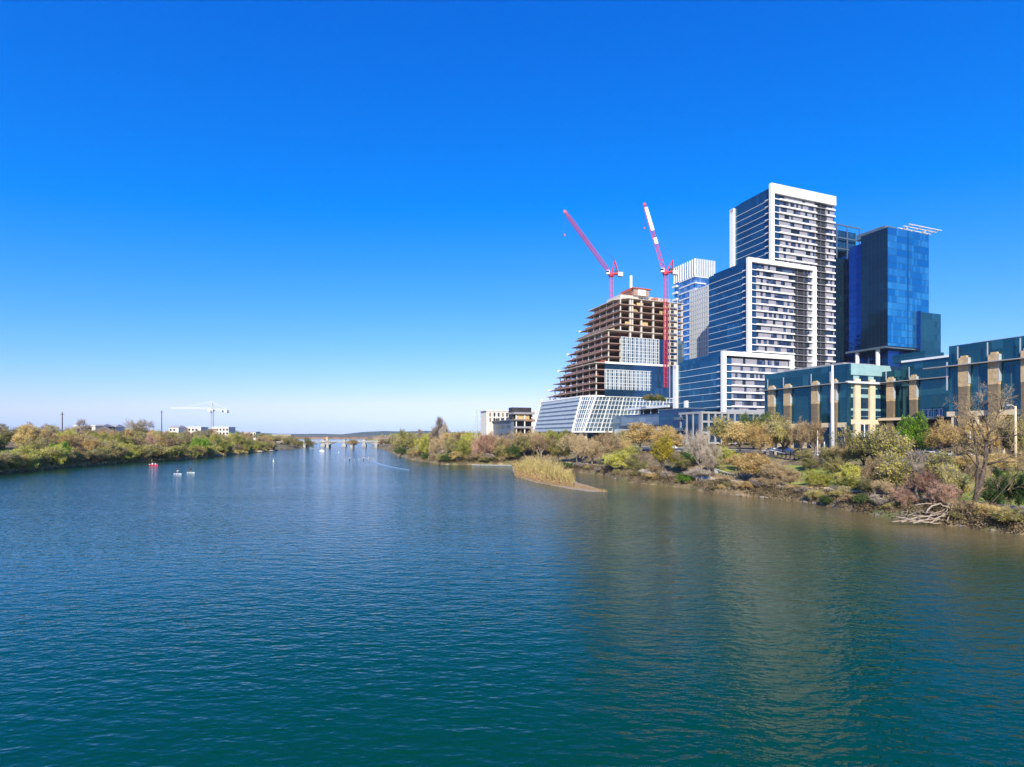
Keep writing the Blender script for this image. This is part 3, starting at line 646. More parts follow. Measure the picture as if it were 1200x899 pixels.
# ---- lattice helper and cranes
def lattice(mb, p, q, w0, w1, n, chord=.28, lace=.16):
    p = Vector(p); q = Vector(q); d = (q - p); D = d.normalized()
    u = D.cross(Vector((0, 0, 1))); u = Vector((1, 0, 0)) if u.length < .2 else u.normalized(); v = D.cross(u)
    c = []
    for i in range(n + 1):
        f = i / n; w_ = (w0 + (w1 - w0) * f) / 2; b = p + d * f
        c.append([b + u * w_ + v * w_, b - u * w_ + v * w_, b - u * w_ - v * w_, b + u * w_ - v * w_])
    for k in range(4): mb.bar(c[0][k], c[n][k], chord)
    for i in range(n):
        for k in range(4):
            k2 = (k + 1) % 4
            mb.bar(c[i][k], c[i + 1][k2] if i % 2 else c[i + 1][k2], lace)
            mb.bar(c[i + 1][k], c[i + 1][k2], lace)
    return mb
def luffer(label, x, y, zbase, ztop, tip, back, banner):
    """red luffing crane; tip and back are offsets (dx, dz) from the turntable"""
    t = thing('luffing_crane', label, 'crane', (x, y, zbase), 0, 'red cranes over the sail tower')
    H = ztop - zbase
    lattice(MB(), (0, 0, 0), (0, 0, H), 2.0, 2.0, max(3, int(H / 3.0)), .24, .09).build('mast', M['red'], t)
    s = MB().prism([(1.9 * math.cos(a * .785), 1.9 * math.sin(a * .785)) for a in range(8)], H, H + 1.2)
    s.box((-2.0, -1.4, H + 1.2), (5.5, 1.4, H + 2.0)); s.build('slewing_ring', M['red'], t)
    cb_ = MB().box((-3.6, -2.6, H + 1.0), (-1.6, -.9, H + 3.4)); cab = cb_.build('cab', M['cranewhite'], t)
    MB().box((-3.64, -2.64, H + 1.9), (-1.9, -.95, H + 3.1)).build('cab_window', M['carglass'], cab)
    cw = MB()
    for i in range(3): cw.box((4.0 + i * 1.1, -1.5, H + .1 - i * .15), (4.95 + i * 1.1, 1.5, H + 2.4))
    cw.build('counterweight', [M['steelgrey']], t); MB().box((2.2, -1.2, H + 2.0), (4.0, 1.2, H + 3.6)).build('winch_house', M['black'], t)
    ap_ = Vector((back[0], 0, H + 2 + back[1]))
    af = MB()
    for yy in (-1.1, 1.1):
        af.bar((0.2, yy, H + 2), ap_ + Vector((0, yy * .4, 0)), .55); af.bar((4.4, yy, H + 2), ap_ + Vector((0, yy * .4, 0)), .4)
    for f in (.35, .6, .85): af.bar(Vector((.2, -1.1, H + 2)).lerp(ap_ + Vector((0, -.4, 0)), f), Vector((.2, 1.1, H + 2)).lerp(ap_ + Vector((0, .4, 0)), f), .3)
    af.build('a_frame', M['red'], t)
    jb = Vector((-1.0, 0, H + 2.2)); jt = Vector((tip[0], tip[2], H + tip[1])); mid = jb.lerp(jt, .1); m2 = jb.lerp(jt, .93)
    j = MB(); lattice(j, jb, mid, .8, 1.9, 2, .24, .13); lattice(j, mid, m2, 1.9, 1.6, 20, .24, .12); lattice(j, m2, jt, 1.6, .7, 2, .24, .13)
    j.build('jib', M['red'], t)
    hd = MB(); hd.tube([jt + Vector((0, -.5, .2)), jt + Vector((0, .5, .2))], 1.0, 10); hd.build('sheave', M['red'], t)
    cbm = MB(); cbm.bar(ap_, jb.lerp(jt, .62) + Vector((0, 0, .9)), .09); cbm.bar(jt, jt + Vector((-.2, 0, -14)), .07); cbm.build('ropes', M['black'], t)
    hk = MB().box(jt + Vector((-.5, -.3, -15.2)), jt + Vector((.2, .3, -14))); hk.build('hook_block', M['red'], t)
    fl = MB(); fl.tube([ap_, ap_ + Vector((-1.6, 0, 2.2)), ap_ + Vector((-4.2, 0, 4.6))], [.12, .10, .06], 5); fl.build('aerial', M['black'], t)
    for f0, f1 in banner:
        D = (jt - jb).normalized(); nrm = D.cross(Vector((0, 1, 0))).normalized()
        a = jb.lerp(jt, f0); b = jb.lerp(jt, f1); wv_ = 1.05
        o_ = Vector((0, -1.35, 0))
        bm_ = MB(); bm_.add([a + nrm * wv_ + o_, b + nrm * wv_ * .9 + o_, b - nrm * wv_ * .9 + o_, a - nrm * wv_ + o_] + [p + Vector((0, .12, 0)) for p in (a + nrm * wv_ + o_, b + nrm * wv_ * .9 + o_, b - nrm * wv_ * .9 + o_, a - nrm * wv_ + o_)],
               [(0,1,2,3),(7,6,5,4),(0,4,5,1),(1,5,6,2),(2,6,7,3),(3,7,4,0)]); bm_.build('white_banner', M['cranewhite'], t)
    return t
Y1 = 352; luffer("red luffing crane on the roof's left side, jib leaning far out to the left", px2x(716.5, Y1), Y1, py2z(352, Y1), py2z(324, Y1),
       (px2x(661, Y1) - px2x(716.5, Y1), py2z(253, Y1) - py2z(324, Y1), -6), (2.2, 8.2), [])
Cw = (O[0] + ND[0] * sx(775.5) + DD[0] * -4, O[1] + ND[1] * sx(775.5) + DD[1] * -4); Y2 = Cw[1]
luffer("red luffing crane with white banners on its steep jib, mast running down the street face", Cw[0], Y2, SZ + zb1 + 6, py2z(322, Y2),
       (px2x(753.5, Y2) - px2x(776, Y2), py2z(236, Y2) - py2z(322, Y2), 5), (4.4, 7.0), [(.60, .95), (.40, .49)])

# ---- low zinc-and-glass library with a flat canopy, left of the apartments
O = corner(790, 272); lb = building('library', "low building of blue-grey zinc panels with a pale flat canopy and a roof garden", O, 9)
lw = 26; ll = tpx(718, O, DD); zt = py2z(476, 272) - 9
MB().box((0, 0, 0), (lw, ll, zt - 3)).build('zinc_wall', M['g_zinc'], lb)
MB().box((-2.5, 3, zt - 9), (.2, ll * .8, zt - 4)).build('bay', M['g_zinc'], lb)
MB().box((-1.2, 6, zt - 15), (.1, ll - 4, zt - 11)).build('bay', M['louver'], lb)
MB().box((2, 3, zt - 3), (lw - 4, ll * .55, zt - .6)).build('clerestory', M['darkin'], lb)
MB().prism([(-3, 1), (lw - 2, 0), (lw - 2, ll * .62), (-3, ll * .68)], zt - .5, zt + .7).build('canopy', M['offwhite'], lb)
for q in range(5):
    y = 4 + q * (ll * .55 - 5) / 4; MB().tube([(-1.5, y, zt - 3), (-1.5, y, zt - .5)], .25, 6).build('canopy_post', M['steelgrey'], lb)
MB().box((4, 2, zt + .7), (lw - 4, 12, zt + 2)).build('planter', M['concrete_pale'], lb)

# ---- far white-crowned glass tower
O = corner(814.5, 480); cr = building('crowned_tower', "slender sky-blue glass tower with a white finned crown, behind the apartments", O, 12)
cw_ = tpx(837, O, ND); cl_ = tpx(790.5, O, DD); zt = py2z(303, 480) - 12; zc = zt - 15
MB().box((0, 0, 0), (cw_, cl_, zc)).build('glass_wall', M['g_crown'], cr)
fn = MB()
for i in range(12): x = cw_ * i / 11; fn.box((x - .25, -.9, zc), (x + .25, .1, zt))
for i in range(10): y = cl_ * i / 9; fn.box((-.9, y - .25, zc), (.1, y + .25, zt - .1))
fn.build('crown_fins', M['white'], cr)
MB().box((1.2, 1.2, zc - .1), (cw_ - 1, cl_ - 1, zt - 1.5)).build('crown_core', M['g_crown'], cr)
for k in range(22):
    z = zc - 1.2 - k * 5.6
    MB().box((-.5, -.5, z), (cw_ * (.55 if k % 2 else .9), .0, z + 1.1)).box((-.52, .02, z), (-.02, cl_ * .75, z + 1.1)).build('floor_band', M['offwhite'], cr)
for k in range(10):
    z = zc - 4 - k * 6; MB().box((-2.0, cl_ - 5, z), (0, cl_ + 1, z + 1.6)).build('balcony', M['white'], cr)

# ---- pale grid tower in front of it
O = corner(829, 335); gt = building('grid_tower', "narrow pale grey tower with a fine grid of window slots beside the glass apartments", O, 11)
gl = tpx(808.5, O, DD); zt = py2z(334, 335) - 11
MB().box((.3, .3, 0), (18, gl - .3, zt - .6)).build('window_wall', M['g_win'], gt)
gg = MB(); n_ = 8; nf = 24
for i in range(n_ + 1): y = gl * i / n_; gg.box((0, y - .8, 20), (.35, y + .6, zt))
for k in range(nf + 1): z = 20 + (zt - 21) * k / nf; gg.box((-.03, 0, z), (.33, gl, z + .8))
gg.box((.5, -.02, 20), (18, .3, zt)); gg.build('facade_grid', M['palegrid'], gt)
MB().box((.6, -.1, 20), (18, -.03, zt - 2)).build('side_glass', M['g_saildark'], gt)

# ---- dark blue office tower on stilts
O = corner(1040.5, 322); bt = building('blue_tower', "dark blue glass office tower raised on round columns, bright sky reflected in its right face", O, 11)
BZ = 11; bw = tpx(1088.5, O, ND); blen = tpx(1009, O, DD); zt = py2z(266, 322) - BZ; zb = py2z(405, 322) - BZ
xs_ = tpx(1064, O, ND)
MB().box((0, 0, zb), (bw, 2.0, zt)).build('street_glass', M['g_blue'], bt)
MB().box((-.15, 0.2, zb), (.35, blen, zt - .02)).build('flank_glass', M['g_navy'], bt)
MB().box((.3, 1.9, zb + .02), (bw - .02, blen, zt - .1)).build('core', M['g_navy'], bt)
MB().box((xs_ - .15, -.12, zb), (xs_ + .15, .02, zt)).build('street_fin', M['g_navy'], bt)
bl2 = tpx(991.5, O, DD); MB().box((2.6, blen + .02, zb - 1), (bw, bl2, zt - 3.5)).build('rear_block', M['g_royal'], bt)
MB().box((-.6, .6, zb - 1.2), (bw - 2, bl2, zb - .05)).build('soffit', M['louvshade'], bt)
for px in (1026.5, 1002.5):
    t_ = tpx(px, O, DD); MB().tube([(1.5, t_, zb - 14), (1.5, t_, zb - .8)], 1.15, 12).build('stilt_column', M['white'], bt)
MB().box((6, 4, zb - 22), (bw - 1, bl2 - 4, zb - 1.1)).build('lobby_glass', M['g_royal'], bt)
MB().box((-6, -6, 0), (bw + 4, bl2 + 4, zb - 13)).build('podium', M['g_navy'], bt)
MB().box((4, blen - 12, zt - .1), (14, blen + 6, zt + 3.2)).build('plant_room', M['louvshade'], bt)
s0 = tpx(1074, O, ND); s1 = tpx(1099.5, O, ND); zs = py2z(366, 330) - BZ
MB().box((s0, -2.2, 0), (s1 - 1.2, 14, zs)).build('side_block', M['g_office'], bt)
MB().box((s0 - .1, -2.35, zb - 8), (s0 + .1, -.02, zs + .6)).build('side_block_fin', M['g_royal'], bt)
tr_ = MB(); zt2 = zt + 2.5
for i in range(9): y = -2 + i * 3.2; tr_.box((xs_ - 2, y, zt2 + .5), (bw + 9, y + .35, zt2 + .9))
for x in (xs_ + 1, xs_ + 10, bw - 1, bw + 5): tr_.box((x, -3, zt2), (x + .5, 25, zt2 + .45))
for x in (xs_ + 1, bw - 2): tr_.box((x, 1, zt - .1), (x + .5, 1.5, zt2)); tr_.box((x, 20, zt - .2), (x + .5, 20.5, zt2))
tr_.build('roof_trellis', M['housewall'], bt)
# slim tower behind it
O = corner(980.5, 352); sm = building('slim_tower', "slim dark blue tower with an open framed crown squeezed between two bigger towers", O, 11)
sw_ = tpx(1008, O, ND); zt = py2z(262, 352) - 11
MB().box((0, 0, 0), (sw_ * .45, 20, zt - 22)).build('glass_wall', M['g_navy'], sm); MB().box((sw_ * .45, .4, 0), (sw_, 20, zt - 16)).build('glass_wall', M['g_royal'], sm)
fr = MB()
for x in (0, sw_ * .45, sw_ - .6):
    for y in (0, 18): fr.box((x, y, zt - 23), (x + .6, y + .6, zt))
for z in (zt - .7, zt - 9, zt - 16): fr.box((-.02, -.02, z), (sw_ + .02, .58, z + .7)); fr.box((-.03, .6, z - .01), (.57, 18.6, z + .69))
fr.build('crown_frame', M['louvshade'], sm)
MB().box((2, 2, zt - 17), (sw_ - 1.5, 16, zt - 3)).build('crown_glass', M['g_north'], sm)
MB().box((sw_ * .45 - 1.6, -.7, 10), (sw_ * .45 + .3, -.05, zt - 24)).build('balcony_strip', M['g_win'], sm)

# ---- teal glass and sandstone offices along the road
def stone_column(parent, name, y, w_, z1, z0, x=-1.0):
    zm_ = z1 - 7.2
    o = MB().box((x, y, zm_), (.05, y + w_, z1)).build(name, M['stone'], parent)
    MB().box((x + .04, y + .04, z0), (.05, y + w_ - .04, zm_ - .003)).build('lower_pier', M['pier_lower'], o)  # lower part of each pier in a darker brown
    MB().box((x + .2, y + w_ * .2, z1 - .3), (.04, y + w_ * .8, z1 + .5)).build('cap', M['stone'], o)
    MB().box((x + .1, y + w_ + .05, z1 - .5), (x + .28, y + w_ + .25, z1 + 3.0)).build('pin', M['steelgrey'], o)
    MB().box((x - .03, y - .10, z1 - 6.5), (.03, y - .01, z1 - .1)).build('edge_strip', M['steelgrey'], o)
    return o
OZ = 7.6
O = corner(994, 173); oa = building('stone_office', "teal glass office with sandstone piers and a pale stone end facing the viewer", O, OZ)
aw = tpx(1044, O, ND); al = tpx(896, O, DD); zt = py2z(426, 173) - OZ; zbase = py2z(495, 173) - OZ
MB().box((0, 0, zbase), (1, al, zt)).build('flank_glass', M['g_office'], oa)
MB().box((-.25, .3, 0), (1.1, al - .2, zbase - .02)).build('ground_floor', M['stone_pale'], oa)
for i in range(6): MB().box((-.3, 1.2 + i * (al - 2) / 6, .2), (-.2, (i + 1) * (al - 2) / 6 - .8, zbase - 1.5)).build('shop_window', M['g_saildark'], oa)
MB().box((1, .4, 0), (aw - .2, al, zt - .3)).build('core', M['g_office'], oa)
zcol = py2z(446, 173) - OZ
for a, b in ((909, 902), (928, 920.5), (960.5, 953), (982, 975.5)):
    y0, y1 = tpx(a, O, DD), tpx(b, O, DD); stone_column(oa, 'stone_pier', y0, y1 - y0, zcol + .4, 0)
zeb = py2z(448.5, 173) - OZ
MB().box((-2.2, -1.2, zeb - .10), (.0, al + 3, zeb + .10)).build('eyebrow', M['grey_concrete'], oa)
MB().box((-1.6, -1.3, zeb - .22), (aw + .2, -.35, zeb + .42)).build('eyebrow', M['offwhite'], oa)
xf = lambda px: tpx(px, O, ND)
MB().box((.6, -.12, py2z(439, 173) - OZ), (aw, .4, zt + .02)).build('parapet_panel', M['tealpanel'], oa)
MB().box((.62, .2, 0), (aw, .42, zt - .4)).build('end_wall', M['tealpanel'], oa)
for a, b in ((1000.5, 1006.8), (1018, 1024), (1034.5, 1040.5)): MB().box((xf(a), -.55, 0), (xf(b), .1, zcol + .6)).build('stone_pier', M['stone_pale'], oa)
MB().box((.7, -.45, zbase - .6), (aw, .15, zbase + .9)).build('stone_band', M['stone_pale'], oa); MB().box((.7, -.44, 1.9), (aw, .15, 3.0)).build('stone_band', M['stone_pale'], oa)
for a, b in ((994.6, 1000), (1007.5, 1017.5), (1024.6, 1034), (1041, 1043.8)):
    for p, q in ((437.5, 448), (455, 461), (465.5, 478), (481, 487), (488, 491.5), (498.5, 507), (513, 525)):
        fr_ = MB().box((xf(a), .02, py2z(q, 173) - OZ), (xf(b), .21, py2z(p, 173) - OZ)).build('window', M['g_saildark'], oa)
MB().box((-.3, -.5, 1), (.55, .3, zt - .05)).build('corner_glass', M['g_office'], oa)
MB().box((3, 4, zt - .3), (aw - 2, al - 6, zt + 1.0)).build('roof', M['roofgrey'], oa)
# recessed middle section
O = corner(1112, 159); om = building('recessed_office', "recessed teal glass office wing between two nearer wings, with white roof edge", O, OZ)
ml_ = tpx(1036, O, DD); zt = py2z(418, 159) - OZ; zbase = py2z(489, 159) - OZ; y2 = tpx(1058, O, DD)
MB().box((0, -2, zbase), (14, y2, zt)).build('flank_glass', M['g_office'], om)
MB().box((.8, y2, zbase), (14, ml_ + 3, zt - 2.2)).build('flank_glass', M['g_office'], om)
MB().box((-.5, -2, zt - .15), (14, y2 + .2, zt + .45)).build('roof_edge', M['white'], om)
MB().box((4, y2 - 4, zt + .45), (13, ml_, zt + 3.2)).build('penthouse', M['g_office'], om)
MB().box((.4, -2, 0), (13.5, ml_ + 3, zbase - .02)).build('ground_floor', M['darkin'], om)
for a, b in ((1049, 1041), (1076, 1068)):
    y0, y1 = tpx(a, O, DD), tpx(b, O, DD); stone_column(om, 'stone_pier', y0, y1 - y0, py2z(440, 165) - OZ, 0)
zeb = py2z(442, 159) - OZ
MB().box((-2.0, -1.5, zeb - .10), (-.02, ml_ + .5, zeb + .10)).build('eyebrow', M['grey_concrete'], om)
MB().box((-1.6, 3, zbase - .5), (-.02, ml_ + 1, zbase + .3)).build('terrace_slab', M['stone_pale'], om)
for px in (1083, 1086, 1090, 1096, 1099, 1103):
    y0 = tpx(px, O, DD); MB().box((-.12, y0 - .45, zbase + .3), (-.02, y0 + .45, zbase + 2.6)).box((-.14, y0 - .3, zbase + .4), (-.11, y0 + .3, zbase + 2.4), 1).build('door', [M['offwhite'], M['g_saildark']], om)
# near right wing
Oc = corner(1112, 140); O = (Oc[0] - DD[0] * 62, Oc[1] - DD[1] * 62); on = building('near_office', "nearest teal glass office wing with two tall sandstone piers, cut by the right edge", O, OZ)
zt = py2z(406, 140) - OZ; zbase = py2z(482.5, 140) - OZ; Lb = 62
MB().box((0, 0, zbase), (11, Lb, zt)).build('flank_glass', M['g_office'], on)
MB().box((-.4, 0, zbase - 1.25), (9.8, Lb + .3, zbase - .02)).build('stone_band', M['stone_pale'], on)
MB().box((1.6, .3, 0), (10.8, Lb - .4, zbase - 1.27)).build('ground_floor', M['g_saildark'], on)
for a, b in ((1137, 1125.5), (1173, 1160.5), (1213, 1199)):
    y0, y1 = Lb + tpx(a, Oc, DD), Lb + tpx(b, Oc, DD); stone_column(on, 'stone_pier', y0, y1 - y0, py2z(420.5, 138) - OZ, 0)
for i in range(12): y = Lb - 1 - i * 5.2; MB().box((-.2, y - .35, 0), (.6, y + .35, zbase - 1.27)).build('stone_post', M['stone_pale'], on)
zeb = py2z(430, 140) - OZ
MB().box((-2.1, 0, zeb - .11), (-.02, Lb + 5, zeb + .11)).build('eyebrow', M['grey_concrete'], on)
MB().box((-.6, Lb + .02, zeb - 6), (-.4, Lb + .3, zeb + 1.2)).build('corner_post', M['steelgrey'], on)
for px in (1118, 1147, 1185): y0 = Lb + tpx(px, Oc, DD); MB().box((-.06, y0 - .06, zbase), (-.0, y0 + .06, zeb - .2)).build('mullion', M['louvshade'], on)
MB().box((2, 2, zt), (9, Lb - 4, zt + .4)).build('roof', M['roofgrey'], on)

# ---- pale hotel and dark terraced block far left of the sail tower
O = corner(570, 452); ht = building('pale_hotel', "pale cream flat-roofed block with a row of tall windows, behind the dark terraces", O, 12)
hw_ = tpx(628, O, ND); z0, z1 = py2z(500, 452) - 12, py2z(481.5, 452) - 12
MB().box((0, 0, 0), (hw_, 16, z1)).build('wall', M['housewall'], ht); MB().box((-1.0, -.5, z1 - .01), (hw_ + .5, 16.3, z1 + .7)).build('roof', M['white'], ht)
for i in range(11):
    x = 2.5 + i * hw_ / 12
    for zz in (z1 - 9, z1 - 4.6): MB().box((x, -.12, zz), (x + 1.6, .02, zz + 3.2)).build('window', M['darkin'] if i % 3 else M['brick'], ht)
O = corner(599, 415); tb = building('terraced_block', "dark blue-black block with stepped open terraces on its right side", O, 10)
tl = tpx(567, O, DD); tw = tpx(627, O, ND); z1 = py2z(493, 415) - 10
MB().box((0, 0, 0), (tw * .12, tl, z1)).build('wall', M['louvshade'], tb)
for i in range(5):
    for k in range(3): MB().box((-.12, 3 + i * tl / 5.4, 2 + k * 6), (.0, 3 + i * tl / 5.4 + tl / 9, 4.4 + k * 6)).build('window', M['carglass'], tb)
for k in range(4):
    z = 2.5 + k * 5.4; MB().box((tw * .12, -2 + k * .8, z), (tw, 14, z + 1.5)).build('terrace', M['greypanel'] if k % 2 else M['brick'], tb)
    MB().box((tw * .14, 5, z + 1.5), (tw - 1, 13, z + 5.4)).build('recess', M['darkin'], tb)
for x in (tw * .2, tw * .55, tw * .95): MB().box((x, 0, 0), (x + .7, .7, z1 + 4)).build('post', M['white'], tb)
MB().box((-1.5, -1, z1), (tw * .5, tl + 1, z1 + .6)).build('roof', M['louvshade'], tb)
MB().box((tw * .25, 2, z1 + .6), (tw * .8, 14, z1 + 6)).build('roof_room', M['plywood'], tb)
# houses on the far left skyline
for i, (px, Y, tw_, py, c, lab) in enumerate([
    (101, 360, 15, 499.5, 'housewall', "cream flat house half hidden in the trees at far left, dark lower windows"),
    (113, 370, 9, 500, 'brick', "small brown brick house just right of the cream flat house"),
    (127, 380, 10, 500.5, 'housewall', "small cream gabled house right of the brown brick one"),
    (204, 470, 9, 501, 'housewall', "tiny cream house just right of the tall dark pole"),
    (222, 480, 22, 501.0, 'housewall', "pale apartment block standing left of the white crane mast"),
    (240, 500, 22, 503, 'brick', "long low brown building at the foot of the white crane"),
    (259, 500, 16, 501.0, 'housewall', "dark-windowed cream block at the right of the white crane"),
    (292, 620, 16, 506.5, 'housewall', "low pale shed among the trees right of the crane"),
    (330, 700, 24, 510.0, 'brick', "low reddish building beside the left end of the bridge")]):
    X = px2x(px, Y); g0 = ground(X, Y) - .5; h = py2z(py, Y) - g0
    hs_ = building('house' if tw_ < 17 else 'apartment_block', lab, (X - tw_ / 2, Y), g0, None, -.12 + .05 * (i % 3))
    MB().box((0, 0, 0), (tw_, 10, h)).build('wall', M[c], hs_)
    if i in (1, 2, 3): MB().prism([(-.4, -.4), (tw_ + .4, -.4), (tw_ + .4, 10.4), (-.4, 10.4)], h, h + 2, top=[(1, 4.9), (tw_ - 1, 4.9), (tw_ - 1, 5.1), (1, 5.1)]).build('roof', M['roofgrey'], hs_)
    else: MB().box((-.5, -.5, h), (tw_ + .5, 10.5, h + .5)).build('roof', M['white'] if i % 2 == 0 else M['roofgrey'], hs_)
    for k in range(max(2, int(tw_ / 3.2))):
        for r_ in range(2):
            MB().box((1 + k * 3.2, -.1, h - 2.9 - r_ * 3.4), (2.6 + k * 3.2, .02, h - 1.1 - r_ * 3.4)).build('window', M['carglass'], hs_)

# ---- bridges across the far end
BL = on_left(338, 2); 
def bridge(name, label, Y, x0, x1):
    return thing(name, label, 'bridge', ((x0 + x1) / 2, Y, 0))
Y = 560; x0, x1 = px2x(322, Y), px2x(470, Y); hx = (x1 - x0) / 2
fb = bridge('road_bridge', "pale concrete bridge with slim piers and low arches crossing the far end of the river", Y, x0, x1)
cxb = (x0 + x1) / 2; zd = py2z(517.2, Y)
MB().box((-hx, -4, zd - 1.1), (hx, 4, zd)).build('deck', M['bridgestone'], fb)
rl = MB()
for i in range(60): x = -hx + i * 2 * hx / 59; rl.box((x - .15, -4.1, zd), (x + .15, -3.9, zd + 1.1))
rl.box((-hx, -4.12, zd + 1.0), (hx, -3.88, zd + 1.2)); rl.build('railing', M['steelgrey'], fb)
for px in (385, 441.5): x = px2x(px, Y) - cxb; MB().box((x - 1.3, -3.5, -2), (x + 1.3, 3.5, zd - 1.1)).build('pier', M['bridgestone'], fb)
MB().box((px2x(385, Y) - cxb - 1.1, -4.6, zd), (px2x(385, Y) - cxb + 1.1, -3, py2z(512, Y))).build('pylon', M['stone'], fb)
for px in (358, 413): x = px2x(px, Y) - cxb; MB().box((x - 1.2, -3.4, -2), (x + 1.2, 3.4, zd - 1.1)).build('pier', M['bridgestone'], fb)
for a, b in ((322, 358), (358, 385), (385, 413), (413, 441.5), (441.5, 470)):
    ar = MB(); pts = []
    for i in range(13):
        f = i / 12; x = px2x(a + (b - a) * f, Y) - cxb; pts.append((x, zd - 1.1 - 3.0 * (abs(2 * f - 1) ** 2.2)))
    for (xa_, za), (xb_, zb_) in zip(pts, pts[1:]): ar.add([(xa_, -3, zd - 1.0), (xb_, -3, zd - 1.0), (xb_, -3, zb_), (xa_, -3, za), (xa_, 3, zd - 1.0), (xb_, 3, zd - 1.0), (xb_, 3, zb_), (xa_, 3, za)], [(0,1,2,3),(7,6,5,4),(3,2,6,7)])
    ar.build('arch', M['bridgestone'], fb)
Y = 640; x0, x1 = px2x(300, Y), px2x(478, Y); hx = (x1 - x0) / 2; cxb = (x0 + x1) / 2
rbg = bridge('railway_bridge', "rusty brown girder railway bridge on white piers behind the pale concrete bridge", Y, x0, x1)
zd = py2z(512.0, Y)
MB().box((-hx, -2.5, zd - 2.9), (hx, 2.5, zd - .4)).build('girder', M['railbrown'], rbg)
MB().box((-hx, -2.8, zd - .4), (hx, 2.8, zd)).build('deck', M['railbrown'], rbg)
rl = MB()
for i in range(50): x = -hx + i * 2 * hx / 49; rl.box((x - .12, -2.7, zd), (x + .12, -2.5, zd + 1.3))
rl.box((-hx, -2.72, zd + 1.2), (hx, -2.48, zd + 1.4)); rl.build('railing', M['railbrown'], rbg)
for px in (340, 360, 379, 403.5, 427, 450): x = px2x(px, Y) - cxb; MB().box((x - 1.6, -2.2, -2), (x + 1.6, 2.2, zd - 2.9)).prism([(x - 2.4, -2.4), (x + 2.4, -2.4), (x + 2.4, 2.4), (x - 2.4, 2.4)], -2, 2.2).build('pier', M['bridgestone'], rbg)

# ---- white tower crane on the far left
Y = 520; X = px2x(248.5, Y); zc0 = ground(X, Y); zc1 = py2z(482, Y)
wc = thing('tower_crane', "white hammerhead tower crane standing over the trees on the far left bank", 'crane', (X, Y, zc0)); H = zc1 - zc0
lattice(MB(), (0, 0, 0), (0, 0, H), 1.8, 1.8, int(H / 2.4), .3, .15).build('mast', M['steelgrey'], wc)
MB().box((-1.6, -1.6, H), (1.6, 1.6, H + 2)).build('slewing_ring', M['offwhite'], wc)
jl = px2x(205, Y) - X; jr = px2x(266, Y) - X
lattice(MB(), (0, 0, H + 2.6), (jl, -6, py2z(478.5, Y) - zc0), 1.3, .8, 22, .20, .10).build('jib', M['offwhite'], wc)
lattice(MB(), (0, 0, H + 2.6), (jr, 3, H + .6), 1.2, 1.0, 7, .22, .10).build('counter_jib', M['offwhite'], wc)
MB().box((jr - 3, 1, H - 1.6), (jr - .4, 4.2, H + 1.4)).build('counterweight', M['steelgrey'], wc); MB().box((jr - 7, 1, H - .8), (jr - 5.4, 4, H + 1.2)).build('counterweight', M['steelgrey'], wc)
lattice(MB(), (0, 0, H + 2), (0, 0, H + 9), 1.3, .4, 3, .3, .2).build('tower_head', M['offwhite'], wc)
rp_ = MB(); rp_.bar((0, 0, H + 9), (jl * .7, -4.2, H + 3.6), .18); rp_.bar((0, 0, H + 9), (jr * .9, 2.7, H + 2), .18); rp_.build('ties', M['offwhite'], wc)
MB().box((-2.2, -3.2, H - .6), (.2, -1.6, H + 1.6)).build('cab', M['offwhite'], wc)
# ------------------------------------------------------------------ trees
tr = random.Random(11)
M['bare_brown'] = leafmat("warm_brown_twigs", (0.185, 0.125, 0.067), (0.364, 0.264, 0.14), (0.568, 0.423, 0.224), .1)
M['bare_tan'] = leafmat("budding_tan_twigs", (0.278, 0.178, 0.062), (0.529, 0.364, 0.135), (0.72, 0.556, 0.224), .15)
M['bare_grey'] = leafmat("grey_twigs", (0.195, 0.159, 0.132), (0.354, 0.291, 0.23), (0.531, 0.452, 0.354), .1)
M['rusty'] = leafmat("rusty_pink_twigs", (0.224, 0.124, 0.077), (0.425, 0.26, 0.171), (0.59, 0.389, 0.271), .1)
M['olive'] = leafmat("olive_leaves", (0.112, 0.112, 0.023), (0.304, 0.271, 0.058), (0.581, 0.489, 0.123), .25)
M['yellowgreen'] = leafmat("yellow_green_leaves", (0.171, 0.185, 0.018), (0.436, 0.436, 0.045), (0.72, 0.66, 0.095), .3)
M['green'] = leafmat("fresh_green_leaves", (0.059, 0.139, 0.01), (0.198, 0.376, 0.025), (0.396, 0.595, 0.05), .3)
M['yellow'] = leafmat("bright_yellow_leaves", (0.25, 0.2, 0.015), (0.525, 0.425, 0.031), (0.725, 0.575, 0.062), .3)
M['darkgreen'] = leafmat("dark_green_leaves", (0.024, 0.059, 0.01), (0.071, 0.139, 0.025), (0.159, 0.237, 0.05), .25)
M['scrub'] = leafmat("mixed_dry_scrub", (.10, .085, .03), (.24, .19, .085), (.40, .30, .17), .15)
KINDS = {  # twig material, leaf material, leaves per tip, leaf size, spread, upright, trunk fraction, words
 'bare_brown': ('bare_brown', 'bare_brown', 1, .16, 1.0, .35, .16, "bare mauve-brown"),
 'bare_tan':   ('bare_tan', 'bare_tan', 3, .17, 1.05, .25, .22, "budding tan"),
 'bare_grey':  ('bare_grey', 'bare_grey', 0, .12, .85, .6, .25, "bare grey"),
 'rusty':      ('rusty', 'rusty', 1, .14, 1.0, .5, .05, "rusty pink bare"),
 'olive':      ('bare_grey', 'olive', 4, .20, 1.0, .35, .14, "olive-leaved"),
 'yellowgreen':('bare_grey', 'yellowgreen', 5, .20, 1.0, .3, .10, "yellow-green"),
 'green':      ('bark', 'green', 6, .21, .95, .35, .08, "fresh green"),
 'yellow':     ('bark', 'yellow', 6, .20, .9, .5, .20, "bright yellow"),
 'darkgreen':  ('bark', 'darkgreen', 6, .21, 1.0, .35, .06, "dark green"),
}
